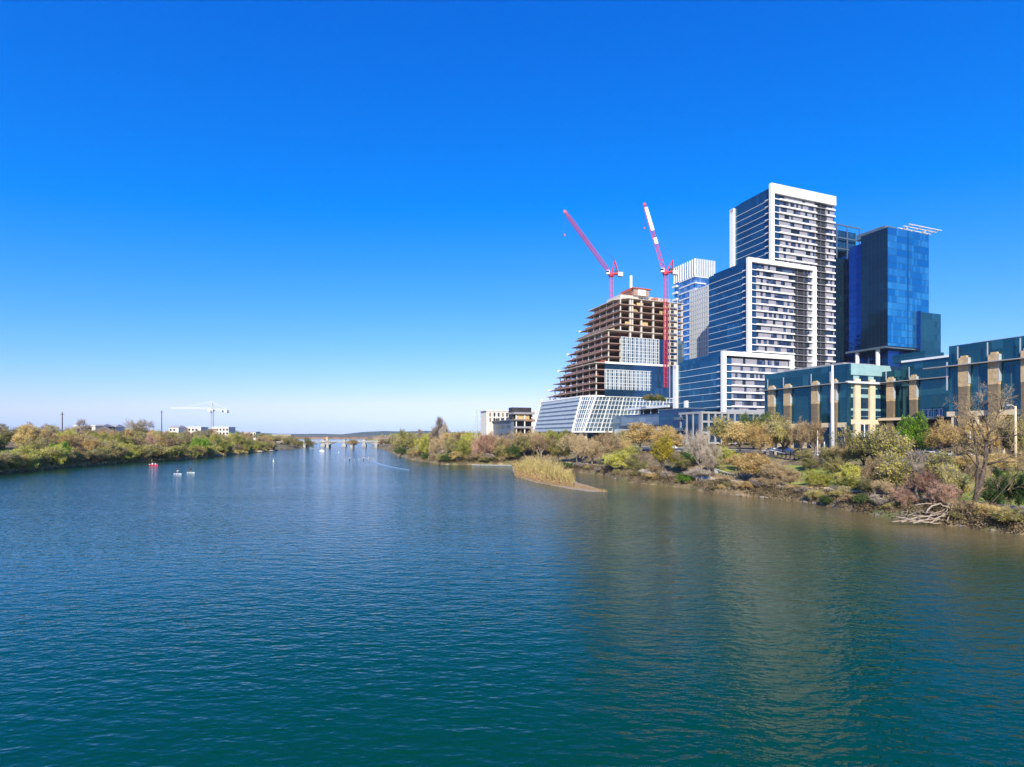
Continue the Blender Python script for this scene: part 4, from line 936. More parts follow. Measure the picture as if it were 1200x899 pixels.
def npmesh(name, V, Fq, mats, idx=None, n=4):
    me = bpy.data.meshes.new(name); V = np.asarray(V, dtype=np.float32).reshape(-1, 3); Fq = np.asarray(Fq, dtype=np.int32).reshape(-1, n)
    me.vertices.add(len(V)); me.vertices.foreach_set('co', V.ravel())
    me.loops.add(Fq.size); me.loops.foreach_set('vertex_index', Fq.ravel())
    me.polygons.add(len(Fq)); me.polygons.foreach_set('loop_start', np.arange(0, Fq.size, n, dtype=np.int32))
    for m in mats: me.materials.append(m)
    if idx is not None: me.polygons.foreach_set('material_index', np.asarray(idx, dtype=np.int32))
    me.update(calc_edges=True); me.validate(); return me
def rot_about(d, ang, az):
    d = d.normalized(); u = d.orthogonal().normalized(); v = d.cross(u)
    s = u * math.cos(az) + v * math.sin(az); return (d * math.cos(ang) + s * math.sin(ang)).normalized()
def tree_meshes(kind, seed, detail=1.0):
    """a tree 10 m tall with a crown about 10 m wide: trunk and limbs in one mesh, twigs and leaves in another"""
    tw_, lf_, lpt, lsz, spread, up, tf, _ = KINDS[kind]; g = random.Random(seed)
    trunk = MB(); twigs = []; tips = []
    H0 = 10 * tf
    def limb(p, d, L, r, lev):
        n = 4 if lev < 2 else 3; pts = [p.copy()]; dd = d.copy()
        for i in range(n):
            dd = (dd + Vector((g.uniform(-1, 1), g.uniform(-1, 1), g.uniform(-.6, 1) + up * .3)) * (.22 if lev else .12)).normalized()
            pts.append(pts[-1] + dd * (L / n))
        if lev <= 2: trunk.tube(pts, [r * (1 - .55 * i / n) for i in range(n + 1)], 6 if lev < 2 else 4)
        else:
            twigs.append((pts, r))
        if lev >= 4: tips.append((pts[-1], dd)); return
        kids = (0, 6, 5, 5, 4)[lev] if lev else 0
        if lev == 0: kids = 0
        for k in range(kids):
            f = g.uniform(.35, 1.0); i = min(n - 1, int(f * n)); q = pts[i].lerp(pts[i + 1], f * n - i)
            a = g.uniform(.45, 1.05) * (1.1 if lev == 1 else 1)
            nd = rot_about(dd, a, g.uniform(0, 6.283)); nd = (nd + Vector((0, 0, up * .35))).normalized()
            limb(q, nd, L * g.uniform(.45, .72), r * .45, lev + 1)
        if lev: limb(pts[-1], dd, L * .55, r * .45, lev + 1)
    stems = 1 if tf > .12 else 3
    nl = 7
    for s_ in range(stems):
        off = Vector((g.uniform(-.7, .7), g.uniform(-.7, .7), -.6)) if stems > 1 else Vector((0, 0, -.6))
        top = off + Vector((g.uniform(-.4, .4), g.uniform(-.4, .4), .6 + H0 + 1.2))
        mid_ = off.lerp(top, .5) + Vector((g.uniform(-.2, .2), g.uniform(-.2, .2), 0))
        trunk.tube([off, mid_, top], [.36 / stems ** .4, .29 / stems ** .4, .24 / stems ** .4], 8)
        for k in range(nl if stems == 1 else 4):
            az = 6.283 * (k + g.random() * .8) / (nl if stems == 1 else 4) + s_ * 2.1
            el = (.25 + .85 * g.random()) if k else 1.35
            d = Vector((math.cos(az) * math.cos(el) * spread, math.sin(az) * math.cos(el) * spread, math.sin(el)))
            p = off.lerp(top, g.uniform(.55, 1.0)); L = g.uniform(2.4, 5.0) * (1 - .15 * (el > 1))
            limb(p, d.normalized(), L, .17 / stems ** .3, 1)
    V = []; Fq = []; I = []
    def quad(a, b, c, d, mi): 
        k = len(V); V.extend((a, b, c, d)); Fq.append((k, k + 1, k + 2, k + 3)); I.append(mi)
    for pts, r in twigs:
        wdt = max(.018, r * .9) * 1.6
        for a, b in zip(pts, pts[1:]):
            dd = (b - a); side = dd.cross(Vector((g.uniform(-1, 1), g.uniform(-1, 1), g.uniform(-1, 1))))
            if side.length < 1e-4: continue
            side = side.normalized() * wdt; quad(a - side, a + side, b + side * .5, b - side * .5, 0)
    bare = lpt <= 1
    for p, d in tips:
        for k in range(5 if bare else 3):        # fine twiglets
            e = p - d * g.uniform(0, .5); q = e + rot_about(d, g.uniform(.2, 1.1), g.uniform(0, 6.28)) * g.uniform(.45, 1.0)
            side = (q - e).cross(Vector((g.uniform(-1, 1), g.uniform(-1, 1), g.uniform(-1, 1)))).normalized() * (.026 if bare else .016)
            quad(e - side, e + side, q + side * .5, q - side * .5, 0)
        for k in range(lpt):
            c = p + Vector((g.gauss(0, .34), g.gauss(0, .34), g.gauss(0, .28))); s = lsz * g.uniform(.6, 1.3)
            u = Vector((g.gauss(0, 1), g.gauss(0, 1), g.gauss(0, 1))).normalized(); v = u.orthogonal().normalized(); w_ = u.cross(v)
            quad(c - v * s, c - w_ * s * .6, c + v * s, c + w_ * s * .6, 1)
    A = np.array([tuple(q) for q in V]); 
    zs = np.percentile(A[:, 2], 99.3); rx = np.percentile(np.hypot(A[:, 0], A[:, 1]), 97)
    k = np.array([5 / rx, 5 / rx, 10 / zs]); A = A * k
    cm = npmesh('crown', A, Fq, [M[tw_], M[lf_]], I)
    tv = [(x * k[0], y * k[1], z * k[2]) for x, y, z in trunk.v]
    tm = bpy.data.meshes.new('trunk'); tm.from_pydata(tv, [], trunk.f); tm.materials.append(M['bark_pale'] if kind in ('bare_grey', 'rusty', 'bare_brown', 'bare_tan') else M['bark'])
    tm.polygons.foreach_set('use_smooth', [True] * len(trunk.f)); tm.update()
    return tm, cm
LIB = {k: [tree_meshes(k, 100 * i + hash(k) % 7 if False else 100 * i + len(k), 1) for i in range(5 if k in ('bare_brown', 'olive', 'bare_tan') else 3)] for k in KINDS}
PLANTED = {}     # row -> list of (px, kind, object)
def plant(x, y, topz, width, kind, row, label=None, shrub=False, base=None):
    g0 = (ground(x, y) if base is None else base) - .15; h = max(.8, topz - g0)
    tm, cm = tr.choice(LIB[kind])
    o = thing('shrub' if shrub else 'tree', label, 'shrub' if shrub else 'tree', (x, y, g0), tr.uniform(0, 6.28), row)
    o.scale = (width / 10, width / 10, h / 10)
    for n_, me in (('trunk', tm), ('crown', cm)):
        c = bpy.data.objects.new(n_, me); COL.objects.link(c); c.parent = o
    px = 600 + F * x / y
    if not label: PLANTED.setdefault((row, kind, shrub), []).append((px, o))
    return o
def tR(px, s, top, hw, kind, row='trees on the right-hand bank', **k):
    x, y = on_right(px, s); return plant(x, y, py2z(top, y), 2 * hw * y / F, kind, row, **k)
def tL(px, s, top, hw, kind, row='trees on the left-hand bank', **k):
    x, y = on_left(px, s); return plant(x, y, py2z(top, y), 2 * hw * y / F, kind, row, **k)
# right bank, photographed one by one: pixel, metres inland, top, half width, kind
for a in [(466, 4, 512, 8, 'olive'), (474, 10, 505, 9, 'yellowgreen'), (483, 5, 508, 10, 'olive'), (489, 14, 504, 10, 'bare_grey'), (496, 4, 511, 9, 'yellowgreen'),
          (503, 12, 507, 11, 'bare_brown'), (512, 6, 512, 9, 'bare_brown'), (522, 14, 508, 11, 'bare_tan'), (529, 5, 513, 10, 'olive'), (537, 14, 507, 12, 'bare_brown'),
          (541, 4, 516, 10, 'yellowgreen'), (549, 12, 508, 11, 'yellowgreen'), (556, 5, 515, 10, 'rusty'), (563, 14, 510, 12, 'bare_brown'), (571, 7, 508, 12, 'rusty'),
          (580, 14, 512, 12, 'bare_brown'), (585, 5, 519, 10, 'olive'), (592, 10, 511, 12, 'bare_brown'), (600, 5, 522, 10, 'darkgreen'), (607, 16, 505, 12, 'bare_brown'),
          (615, 10, 510, 13, 'olive'), (626, 18, 503, 13, 'bare_brown'), (634, 12, 509, 14, 'bare_brown'), (648, 18, 506, 12, 'yellowgreen'), (660, 20, 506, 14, 'yellowgreen'),
          (655, 8, 515, 14, 'olive'), (676, 10, 508, 18, 'bare_brown'), (694, 8, 512, 18, 'bare_brown'), (715, 14, 509, 18, 'bare_brown'), (703, 22, 506, 15, 'bare_brown'),
          (730, 20, 514, 16, 'bare_tan'), (726, 4, 530, 17, 'yellowgreen'), (745, 4, 533, 16, 'olive'), (712, 5, 545, 9, 'bare_grey'), (735, 12, 524, 14, 'yellowgreen'),
          (752, 30, 496, 25, 'bare_tan'), (782, 32, 500, 20, 'bare_tan'), (735, 34, 504, 18, 'olive'), (776, 10, 513, 17, 'yellow'), (768, 5, 545, 10, 'bare_brown'),
          (797, 12, 532, 15, 'olive'), (812, 18, 528, 14, 'darkgreen'), (822, 4, 505, 17, 'bare_grey'), (832, 6, 520, 15, 'bare_grey'), (816, 3, 548, 15, 'bare_grey'),
          (848, 40, 491, 20, 'olive'), (868, 38, 496, 24, 'bare_tan'), (892, 36, 494, 20, 'bare_tan'), (905, 58, 487, 18, 'olive'), (884, 58, 486, 16, 'darkgreen'),
          (918, 39, 493, 18, 'olive'), (938, 37, 494, 16, 'bare_brown'), (955, 40, 496, 15, 'bare_brown'), (862, 16, 533, 16, 'bare_tan'), (886, 12, 531, 22, 'bare_tan'),
          (905, 7, 543, 20, 'bare_brown'), (925, 6, 548, 18, 'bare_brown'), (890, 5, 560, 12, 'bare_brown'), (872, 3, 565, 11, 'bare_brown'), (944, 30, 527, 12, 'olive'),
          (972, 26, 524, 15, 'olive'), (990, 24, 522, 14, 'bare_tan'), (984, 5, 570, 14, 'bare_grey'), (1000, 14, 545, 16, 'yellowgreen'), (1012, 20, 505, 26, 'olive'),
          (1040, 17, 503, 26, 'olive'), (1025, 8, 535, 22, 'bare_brown'), (1050, 10, 533, 24, 'olive'), (1000, 34, 512, 12, 'bare_brown'), (1030, 38, 502, 12, 'bare_brown'),
          (1070, 39, 488, 17, 'green'), (1107, 39, 493, 20, 'bare_tan'), (1135, 40, 492, 18, 'bare_tan'), (1160, 38, 487, 24, 'bare_tan'), (1188, 41, 492, 18, 'olive'), (1210, 40, 488, 20, 'olive'),
          (1075, 12, 530, 22, 'bare_grey'), (958, 9, 552, 13, 'yellowgreen'), (978, 15, 536, 13, 'olive'), (850, 22, 524, 14, 'yellowgreen'), (835, 14, 535, 12, 'olive'), (1015, 6, 560, 14, 'olive'), (1035, 5, 563, 14, 'bare_brown'), (960, 4, 574, 11, 'bare_brown'), (935, 4, 568, 12, 'bare_tan'), (850, 4, 558, 11, 'bare_brown'), (1100, 14, 533, 22, 'olive'), (1090, 7, 553, 20, 'rusty'), (1062, 3, 572, 16, 'rusty'), (1105, 3.5, 566, 16, 'rusty'),
          (1125, 8, 545, 18, 'olive'), (1165, 7, 553, 15, 'darkgreen'), (1202, 6, 556, 16, 'darkgreen'), (1185, 12, 548, 10, 'olive'), (1148, 16, 538, 14, 'bare_brown')]: tR(*a)
tR(512, 16, 490, 12, 'bare_grey', row=None, label="tall bare grey tree rising above the others left of the dark terraced block"); tR(522, 16, 496, 8, 'bare_grey', row=None, label="second shorter bare grey tree leaning right beside the tallest one")
# shoreline bushes
px = 458
while px < 1215:
    p = px + tr.uniform(-3, 3); far_ = p < 600; px += tr.uniform(5, 9) if far_ else tr.uniform(9, 15)
    if 598 < p < 662 or 1048 < p < 1118: continue
    x, y = on_right(p, tr.uniform(.3, 2.4) if not far_ else tr.uniform(.5, 4)); k = tr.choice(['bare_brown', 'olive', 'bare_brown', 'bare_tan', 'darkgreen', 'bare_grey', 'bare_grey', 'olive'])
    h_ = tr.uniform(2.2, 4.5) if far_ else tr.uniform(.8, 2.3); plant(x, y, ground(x, y) + h_, h_ * tr.uniform(1.4, 2.2), k, 'low bushes at the right-hand waterline', shrub=True)
for px, s, h, k in [(804, 1.5, 2.2, 'green'), (1000, 12, 3, 'yellowgreen'), (960, 10, 2.4, 'yellowgreen'), (948, 20, 2.6, 'olive'), (1170, 26, 3, 'bare_tan'), (1192, 28, 3, 'bare_tan'), (1130, 27, 3, 'bare_tan'), (1100, 26, 3, 'olive'), (840, 26, 3, 'olive'), (820, 28, 3, 'darkgreen'), (975, 30, 3, 'bare_brown')]:
    x, y = on_right(px, s); plant(x, y, ground(x, y) + h, h * 1.9, k, 'low bushes on the right-hand slope', shrub=True)
# left bank: ranks of trees, near the water and behind
for s, step, h0, row in ((1.8, 12, 7.0, 'trees along the left waterline'), (13, 14, 8.5, 'second rank of trees on the left bank'), (30, 15, 9.5, 'third rank of trees on the left bank'), (58, 17, 9.5, 'fourth rank of trees on the left bank'), (110, 19, 9.0, 'far trees on the left skyline')):
    px = -60
    while px < 322:
        p = px + tr.uniform(-4, 4); px += step * (1 - .33 * max(0, px) / 330) * (1 if s < 100 else .8)
        if s in (13, 30) and -10 < p < 22: continue
        x, y = on_left(p, s * tr.uniform(.8, 1.25))
        wgt = ['bare_brown'] * 4 + ['bare_tan'] * 4 + ['olive'] * 4 + ['rusty'] + ['yellowgreen'] * 5
        if p > 190: wgt = ['olive'] * 4 + ['yellowgreen'] * 4 + ['bare_brown'] * 2 + ['bare_tan']
        if s >= 58: wgt = ['bare_brown'] * 4 + ['olive'] * 3 + ['bare_grey']
        h = h0 * tr.uniform(.75, 1.2)
        if s < 3 and p < 170: h *= .85
        g0 = ground(x, y); tops = 497 + max(0, p) * .03
        z = min(g0 + h, py2z(tops + tr.uniform(-2, 4), y)) if s > 20 else g0 + h
        plant(x, y, max(z, g0 + 4), tr.uniform(7.5, 11) * (1 if s < 40 else 1.25), tr.choice(wgt), row)
for a in [(12, 2, 533, 10, 'green'), (30, 2.5, 530, 11, 'green'), (42, 2, 537, 9, 'olive'), (70, 3, 520, 12, 'green'), (84, 3, 526, 11, 'yellowgreen'), (126, 5, 516, 14, 'olive'), (140, 6, 521, 11, 'yellowgreen'),
          (232, 3, 514, 9, 'green'), (243, 3, 516, 8, 'green'), (262, 3, 521, 9, 'green'), (250, 8, 510, 11, 'yellowgreen'), (282, 5, 510, 10, 'yellowgreen')]: tL(*a, row='green trees at the left waterline')
tL(166, 60, 492, 15, 'bare_grey', row=None, label="wide rounded bare grey tree standing above the left bank's skyline"); tL(95, 60, 492, 9, 'bare_grey', row=None, label="small bare grey tree on the skyline above the cream flat house")
for i in range(44):
    px = -20 + i * 8.1; x, y = on_left(px, tr.uniform(.8, 2.5)); h = tr.uniform(1.2, 2.8); plant(x, y, ground(x, y) + h, h * tr.uniform(1.5, 2.2), tr.choice(['bare_tan', 'olive', 'bare_tan', 'bare_brown', 'yellowgreen', 'yellowgreen']), 'low bushes at the left waterline', shrub=True)
# bushes standing around the bridge
for px, Y, top, hw, k in [(338, 520, 512, 7, 'olive'), (349, 515, 511, 9, 'olive'), (361, 512, 513, 7, 'olive'), (414, 530, 515, 7, 'bare_brown'), (448, 545, 515, 7, 'bare_brown'), (457, 545, 513, 7, 'olive'), (464, 500, 511, 8, 'olive'), (330, 560, 511, 8, 'bare_tan'), (323, 540, 511, 8, 'olive'), (316, 560, 510, 8, 'yellowgreen'), (307, 580, 509, 8, 'olive')]:
    x = px2x(px, Y); plant(x, Y, py2z(top, Y), 2 * hw * Y / F, k, 'trees around the far bridge', base=max(-.1, ground(x, Y)))
# roof garden trees of the library
for i, px in enumerate((758, 764, 770, 776)): plant(px2x(px, 285), 285, py2z(462 + i % 2 * 2, 285), 5, 'darkgreen' if i % 2 else 'olive', 'roof garden trees on the library', base=py2z(471, 285))
# big bare tree at the water's edge on the right: trunk and limbs drawn as in the photo, twigs grown on them
def big_tree():
    x0, Y0 = on_right(1137, 2.2); g0 = ground(x0, Y0) - .3; g = random.Random(5)
    o = thing('tree', "large leaning bare tree with a forked dark trunk at the right waterline", 'tree', (x0, Y0, g0))
    def P(px, py, dy=0): return Vector((px2x(px, Y0 + dy) - x0, dy, py2z(py, Y0 + dy) - g0))
    tk = MB(); tw = MB()
    limbs = [([(1137, 606, 0), (1142, 588, .3), (1150, 565, .5), (1155, 540, .8), (1156, 515, 1.0)], .62, .30), ([(1139, 600, 0), (1144, 575, -.6), (1146, 545, -1.2), (1143, 515, -1.6), (1138, 490, -2)], .34, .10),
             ([(1156, 516, 1), (1163, 500, 1.4), (1170, 484, 2), (1174, 468, 2.4)], .22, .05), ([(1156, 520, 1), (1170, 514, .4), (1186, 512, 0), (1204, 505, -.5)], .20, .06), ([(1157, 545, .8), (1172, 540, 0), (1186, 534, -.6)], .20, .07),
             ([(1155, 518, 1), (1148, 502, 1.5), (1140, 488, 2), (1132, 478, 2.4)], .16, .05), ([(1143, 582, .3), (1160, 592, -1), (1178, 572, -2), (1196, 550, -2.6)], .17, .06), ([(1156, 530, 1), (1148, 520, 2.2), (1128, 510, 3)], .15, .05),
             ([(1146, 548, -1.2), (1134, 532, -1.6), (1122, 520, -2.2)], .13, .04), ([(1156, 522, 1), (1158, 505, 0), (1154, 488, -.6), (1152, 474, -1)], .16, .05)]
    V = []; Fq = []
    def tw_quad(e, q, wd):
        side = (q - e).cross(Vector((g.uniform(-1, 1), g.uniform(-1, 1), g.uniform(-1, 1)))).normalized() * wd; k = len(V)
        V.extend((e - side, e + side, q + side * .4, q - side * .4)); Fq.append((k, k + 1, k + 2, k + 3))
    def sprout(p, d, L, r, lev):
        q = p + d * L * .5; d2 = (d + Vector((g.uniform(-.3, .3), g.uniform(-.3, .3), g.uniform(-.1, .35)))).normalized(); e = q + d2 * L * .5
        if lev < 2: tk.tube([p, q, e], [r, r * .7, r * .4], 4)
        else: tw_quad(p, q, r); tw_quad(q, e, r * .7)
        if lev == 4: return
        for k in range(4):
            f = g.uniform(.3, 1); b = p.lerp(e, f); sprout(b, rot_about(d2, g.uniform(.35, 1.0), g.uniform(0, 6.28)), L * g.uniform(.5, .7), max(.011, r * .5), lev + 1)
    for pts, r0, r1 in limbs:
        pp = [P(*q) for q in pts]; n = len(pp); r0 *= .62; r1 *= .7; tk.tube(pp, [r0 + (r1 - r0) * i / (n - 1) for i in range(n)], 8)
        for i in range(1, n):
            if r0 > .3 and i < 3: continue
            d = (pp[i] - pp[i - 1]).normalized()
            for k in range(3 if i < n - 1 else 5): sprout(pp[i - 1].lerp(pp[i], g.uniform(.5, 1)), rot_about(d, g.uniform(.3, 1.1), g.uniform(0, 6.28)), g.uniform(1.0, 2.2), .045, 1)
    tk.build('trunk', M['bark'], o, smooth=True)
    c = bpy.data.objects.new('crown', npmesh('crown', [tuple(q) for q in V], Fq, [M['bare_brown']])); COL.objects.link(c); c.parent = o
big_tree()
# far woods behind the towers and beyond the bridge: one mass
def scatter(name, pts, size, m, label):
    g = np.random.default_rng(4); P = np.array(pts); n = len(P)
    u = g.normal(size=(n, 3)); u /= np.linalg.norm(u, axis=1)[:, None]; v = np.cross(u, g.normal(size=(n, 3))); v /= np.linalg.norm(v, axis=1)[:, None]
    s = (size * g.uniform(.5, 1.4, size=n))[:, None] if np.ndim(size) == 0 else (np.array(size) * g.uniform(.6, 1.3, size=n))[:, None]
    V = np.stack([P - u * s, P - v * s * .6, P + u * s, P + v * s * .6], 1).reshape(-1, 3)
    o = bpy.data.objects.new(name, npmesh(name, V, np.arange(4 * n).reshape(-1, 4), [m])); COL.objects.link(o)
    tag(o, label, 'woodland' if 'wood' in name else 'undergrowth', kind='stuff'); return o
g = random.Random(9)
pts = []
for i in range(900):
    Y = g.uniform(640, 1500); side = g.random()
    px = g.uniform(-120, 395) if side < .6 else g.uniform(430, 640); X = px2x(px, Y)
    if max(inland_r(X, Y), inland_l(X, Y)) < 3: continue
    r_ = g.uniform(4, 8); z = ground(X, Y); hh = g.uniform(6, 12)
    for k in range(45):
        a = g.uniform(0, 6.28); q = math.sqrt(g.random()) * r_; zz = z + hh * (1 - .5 * (q / r_) ** 2) * g.uniform(.1, 1); pts.append((X + q * math.cos(a), Y + q * math.sin(a), zz))
scatter('distant_wood', pts, 1.1, M['olive'], "hazy far-off wood on both banks beyond the bridge")
M['shadebrush'] = leafmat("shade_darkened_bank_brush", (.045, .034, .018), (.12, .085, .045), (.24, .175, .10), .15)  # brown brush and roots, with the bank's shade worked into the colour
dry = []; dark = []
def clump(x, y): return math.sin(x * .55 + 1.3 * math.sin(y * .21)) + math.sin(y * .47 + x * .2) + .8 * math.sin(x * 1.3 - y * .9)
for i in range(30000):
    px = g.uniform(455, 1260); s = abs(g.gauss(0, 9 if i % 2 else 2.5)) + .05
    if s > 36 or 6.6 < s < 10.8: continue
    x, y = on_right(px, s); c_ = clump(x, y)
    if any(math.hypot(x - a, y - b) < r_ * .7 for a, b, r_ in lawR): continue
    if s < 4.5 and c_ < -.35 and g.random() < .8: continue          # bare patches of earth
    L_ = dark if (s < 4.5 and g.random() < .72) or g.random() < .15 else dry
    hh = (.5 + .7 * max(0, c_)) * (1.5 if s < 4 else .6)
    for k in range(5): L_.append((x + g.gauss(0, .35), y + g.gauss(0, .35), ground(x, y) + g.random() * g.random() * hh))
scatter('undergrowth', dry, [.10] * len(dry), M['scrub'], "dry straw-coloured grass and scrub covering the right-hand slope")
scatter('bank_undergrowth', dark, [.13] * len(dark), M['shadebrush'], "tangled brush and roots along the right-hand waterline, darkened for bank shade")
pts = []; sz = []
for i in range(9000):
    px = g.uniform(-30, 330); s = abs(g.gauss(0, 12)) + .4; x, y = on_left(px, s)
    if any(math.hypot(x - a, y - b) < r_ * .7 for a, b, r_ in lawL): continue
    for k in range(4): pts.append((x + g.gauss(0, .6), y + g.gauss(0, .6), ground(x, y) + g.uniform(0, .9))); sz.append(.35)
scatter('undergrowth', pts, sz, M['bare_tan'], "dry brush covering the left-hand bank")
# the reed bed on the spit
V = []; Fq = []; I = []
for i in range(3600):
    px = g.uniform(604, 671); yy = g.uniform(0, 1); py = np.interp(px, [603, 640, 671], [553.5, 559, 567]) + yy * np.interp(px, [603, 640, 671], [1.5, 6, 4.5])
    x, y = wat(px, py); h = np.interp(px, [603, 615, 640, 660, 671], [3.2, 5.6, 6.2, 4.6, 2.6]) * (.62 + .38 * math.sin(px * .9) * math.sin(px * .37 + 1)) * g.uniform(.5, 1.25); ln = Vector((g.gauss(0, .2), g.gauss(0, .2), 1)).normalized()
    b = Vector((x, y, .1)); m_ = b + ln * h * .6; t_ = m_ + (ln + Vector((g.gauss(0, .2), g.gauss(0, .2), 0))).normalized() * h * .4
    side = Vector((g.uniform(-1, 1), g.uniform(-1, 1), 0)).normalized() * g.uniform(.025, .06)
    for a, c, w0, w1, mi in ((b, m_, .7, 1, 0), (m_, t_, 1.2, .3, 1)):
        k = len(V); V.extend([a - side * w0, a + side * w0, c + side * w1, c - side * w1]); Fq.append((k, k + 1, k + 2, k + 3)); I.append(mi)
    for k2 in range(3):
        e = b.lerp(t_, g.uniform(.6, 1)); q = e + Vector((g.gauss(0, .35), g.gauss(0, .35), g.uniform(.1, .7))); k = len(V); V.extend([e - side, e + side, q + side * .3, q - side * .3]); Fq.append((k, k + 1, k + 2, k + 3)); I.append(1 if g.random() < .7 else 0)
M['reed'] = leafmat("dry_reed_stems", (.30, .19, .08), (.45, .31, .14), (.58, .43, .22), .15); M['reedtop'] = leafmat("golden_reed_leaves", (.30, .225, .05), (.46, .36, .10), (.58, .47, .18), .3)
o = bpy.data.objects.new('reed_bed', npmesh('reed_bed', [tuple(q) for q in V], Fq, [M['reed'], M['reedtop']], I)); COL.objects.link(o)
tag(o, "golden reed bed growing on the sand spit", 'reeds', kind='stuff')
pts = []; sz = []
for i in range(9000):
    px = g.uniform(603, 712); py = np.interp(px, [603, 640, 700, 712], [557, 566, 575, 576.5]) + g.gauss(0, 1.6) * (1 - (px - 603) / 125)
    if g.random() < (px - 660) / 60: continue
    py += 0; x, y = wat(px, py); pts.append((x, y, g.uniform(.0, 1.0) * (.4 + .6 * (px < 670)))); sz.append(.12)
scatter('spit_undergrowth', pts, sz, M['reed'], "dead straw-coloured reed litter along the spit's edge")
# ------------------------------------------------------------------ small things
sr = random.Random(21)
def person_mesh(name, joints, edges, radii, m, parent=None, head=None):
    me = bpy.data.meshes.new(name); me.from_pydata(joints, edges, []); o = bpy.data.objects.new(name, me); COL.objects.link(o)
    md = o.modifiers.new('skin', 'SKIN'); md.use_smooth_shade = True; sub = o.modifiers.new('sub', 'SUBSURF'); sub.levels = sub.render_levels = 1
    lay = me.skin_vertices[0].data if me.skin_vertices else None
    for i, r_ in enumerate(radii): lay[i].radius = (r_, r_); lay[i].use_root = (i == 0)
    dg = bpy.context.evaluated_depsgraph_get(); dg.update(); nm = bpy.data.meshes.new_from_object(o.evaluated_get(dg)); nm.name = name
    bpy.data.objects.remove(o); nm.materials.clear(); nm.materials.append(m)
    q = bpy.data.objects.new(name, nm); COL.objects.link(q)
    if parent: q.parent = parent
    return q
def person(label, x, y, z, rz, pose, top, legs, group=None):
    t = thing('person', label, 'person', (x, y, z), rz, group)
    if pose == 'stand': J = dict(pel=(0,0,.95), ch=(0,.03,1.35), nk=(0,.03,1.5), hd=(0,.06,1.66), lk=(-.12,.06,.52), lf=(-.14,0,.06), lt=(-.14,.16,.04), rk=(.12,.06,.52), rf=(.14,0,.06), rt=(.14,.16,.04),
        ls=(-.19,.02,1.4), le=(-.27,.2,1.18), lh=(-.16,.38,1.12), rs=(.19,.02,1.4), re=(.2,.26,1.25), rh=(.02,.42,1.45), ll=(-.1,0,.9), rl=(.1,0,.9))
    else: J = dict(pel=(0,0,.14), ch=(0,.06,.54), nk=(0,.08,.68), hd=(0,.1,.84), lk=(-.16,.44,.40), lf=(-.14,.82,.12), lt=(-.14,.92,.2), rk=(.16,.44,.40), rf=(.14,.82,.12), rt=(.14,.92,.2),
        ls=(-.19,.06,.6), le=(-.32,.26,.46), lh=(-.24,.5,.52), rs=(.19,.06,.6), re=(.32,.26,.46), rh=(.24,.5,.52), ll=(-.1,.03,.14), rl=(.1,.03,.14))
    K = list(J); rad = dict(pel=.15, ch=.16, nk=.06, hd=.11, lk=.07, lf=.05, lt=.04, rk=.07, rf=.05, rt=.04, ls=.07, le=.05, lh=.04, rs=.07, re=.05, rh=.04, ll=.1, rl=.1)
    E = [('pel','ch'),('ch','nk'),('nk','hd'),('pel','ll'),('ll','lk'),('lk','lf'),('lf','lt'),('pel','rl'),('rl','rk'),('rk','rf'),('rf','rt'),('ch','ls'),('ls','le'),('le','lh'),('ch','rs'),('rs','re'),('re','rh')]
    person_mesh('body', [J[k] for k in K], [(K.index(a), K.index(b)) for a, b in E], [rad[k] for k in K], M['skin'], t)
    def shell(name, ks, es, m, grow): person_mesh(name, [J[k] for k in ks], [(ks.index(a), ks.index(b)) for a, b in es], [rad[k] * grow + .012 for k in ks], m, t)
    shell('shirt', ['pel','ch','nk','ls','le','rs','re'], [('pel','ch'),('ch','nk'),('ch','ls'),('ls','le'),('ch','rs'),('rs','re')], top, 1.06)
    shell('trousers', ['pel','ll','lk','rl','rk'], [('pel','ll'),('ll','lk'),('pel','rl'),('rl','rk')], legs, 1.08)
    h = Vector(J['hd']); hb_ = MB()
    for zz, r_ in ((0, .0),): pass
    n = 10; ring = [(0, .118), (.05, .112), (.09, .085), (.118, .04)]
    vs_ = [(h.x + r_ * math.cos(6.283 * k / n), h.y - .025 + r_ * math.sin(6.283 * k / n), h.z + .03 + dz) for dz, r_ in ring for k in range(n)]
    fs = [(i * n + k, i * n + (k + 1) % n, (i + 1) * n + (k + 1) % n, (i + 1) * n + k) for i in range(3) for k in range(n)] + [tuple(range(3 * n, 4 * n))]
    hb_.add(vs_, fs).build('hair', M['bark'], t, smooth=True)
    return t
def hull(name, L, W, Hh, m, parent, deck=None):
    mb = MB(); n = 14; vs_ = []
    for i in range(n + 1):
        f = i / n * 2 - 1; w_ = W / 2 * (1 - abs(f) ** 2.4) + .01; sh = Hh * (1 + .35 * f * f)
        vs_ += [(0, f * L / 2, -.12), (w_ * .8, f * L / 2, -.02), (w_, f * L / 2, sh), (0, f * L / 2, sh + .03), (-w_, f * L / 2, sh), (-w_ * .8, f * L / 2, -.02)]
    fs = [(i * 6 + k, i * 6 + (k + 1) % 6, (i + 1) * 6 + (k + 1) % 6, (i + 1) * 6 + k) for i in range(n) for k in range(6)] + [(0,1,2,3,4,5), tuple(n * 6 + k for k in range(6))]
    return mb.add(vs_, fs).build(name, m, parent, smooth=False)
def paddle(label, x, y, z, rz, tilt, group=None):
    t = thing('paddle', label, 'paddle', (x, y, z), rz, group)
    MB().tube([(0, 0, 0), (tilt, .1, 1.75)], .03, 6).build('shaft', M['black'], t); MB().box((-.1, -.02, -.35), (.1, .02, .05)).build('blade', M['boatwhite'], t); return t
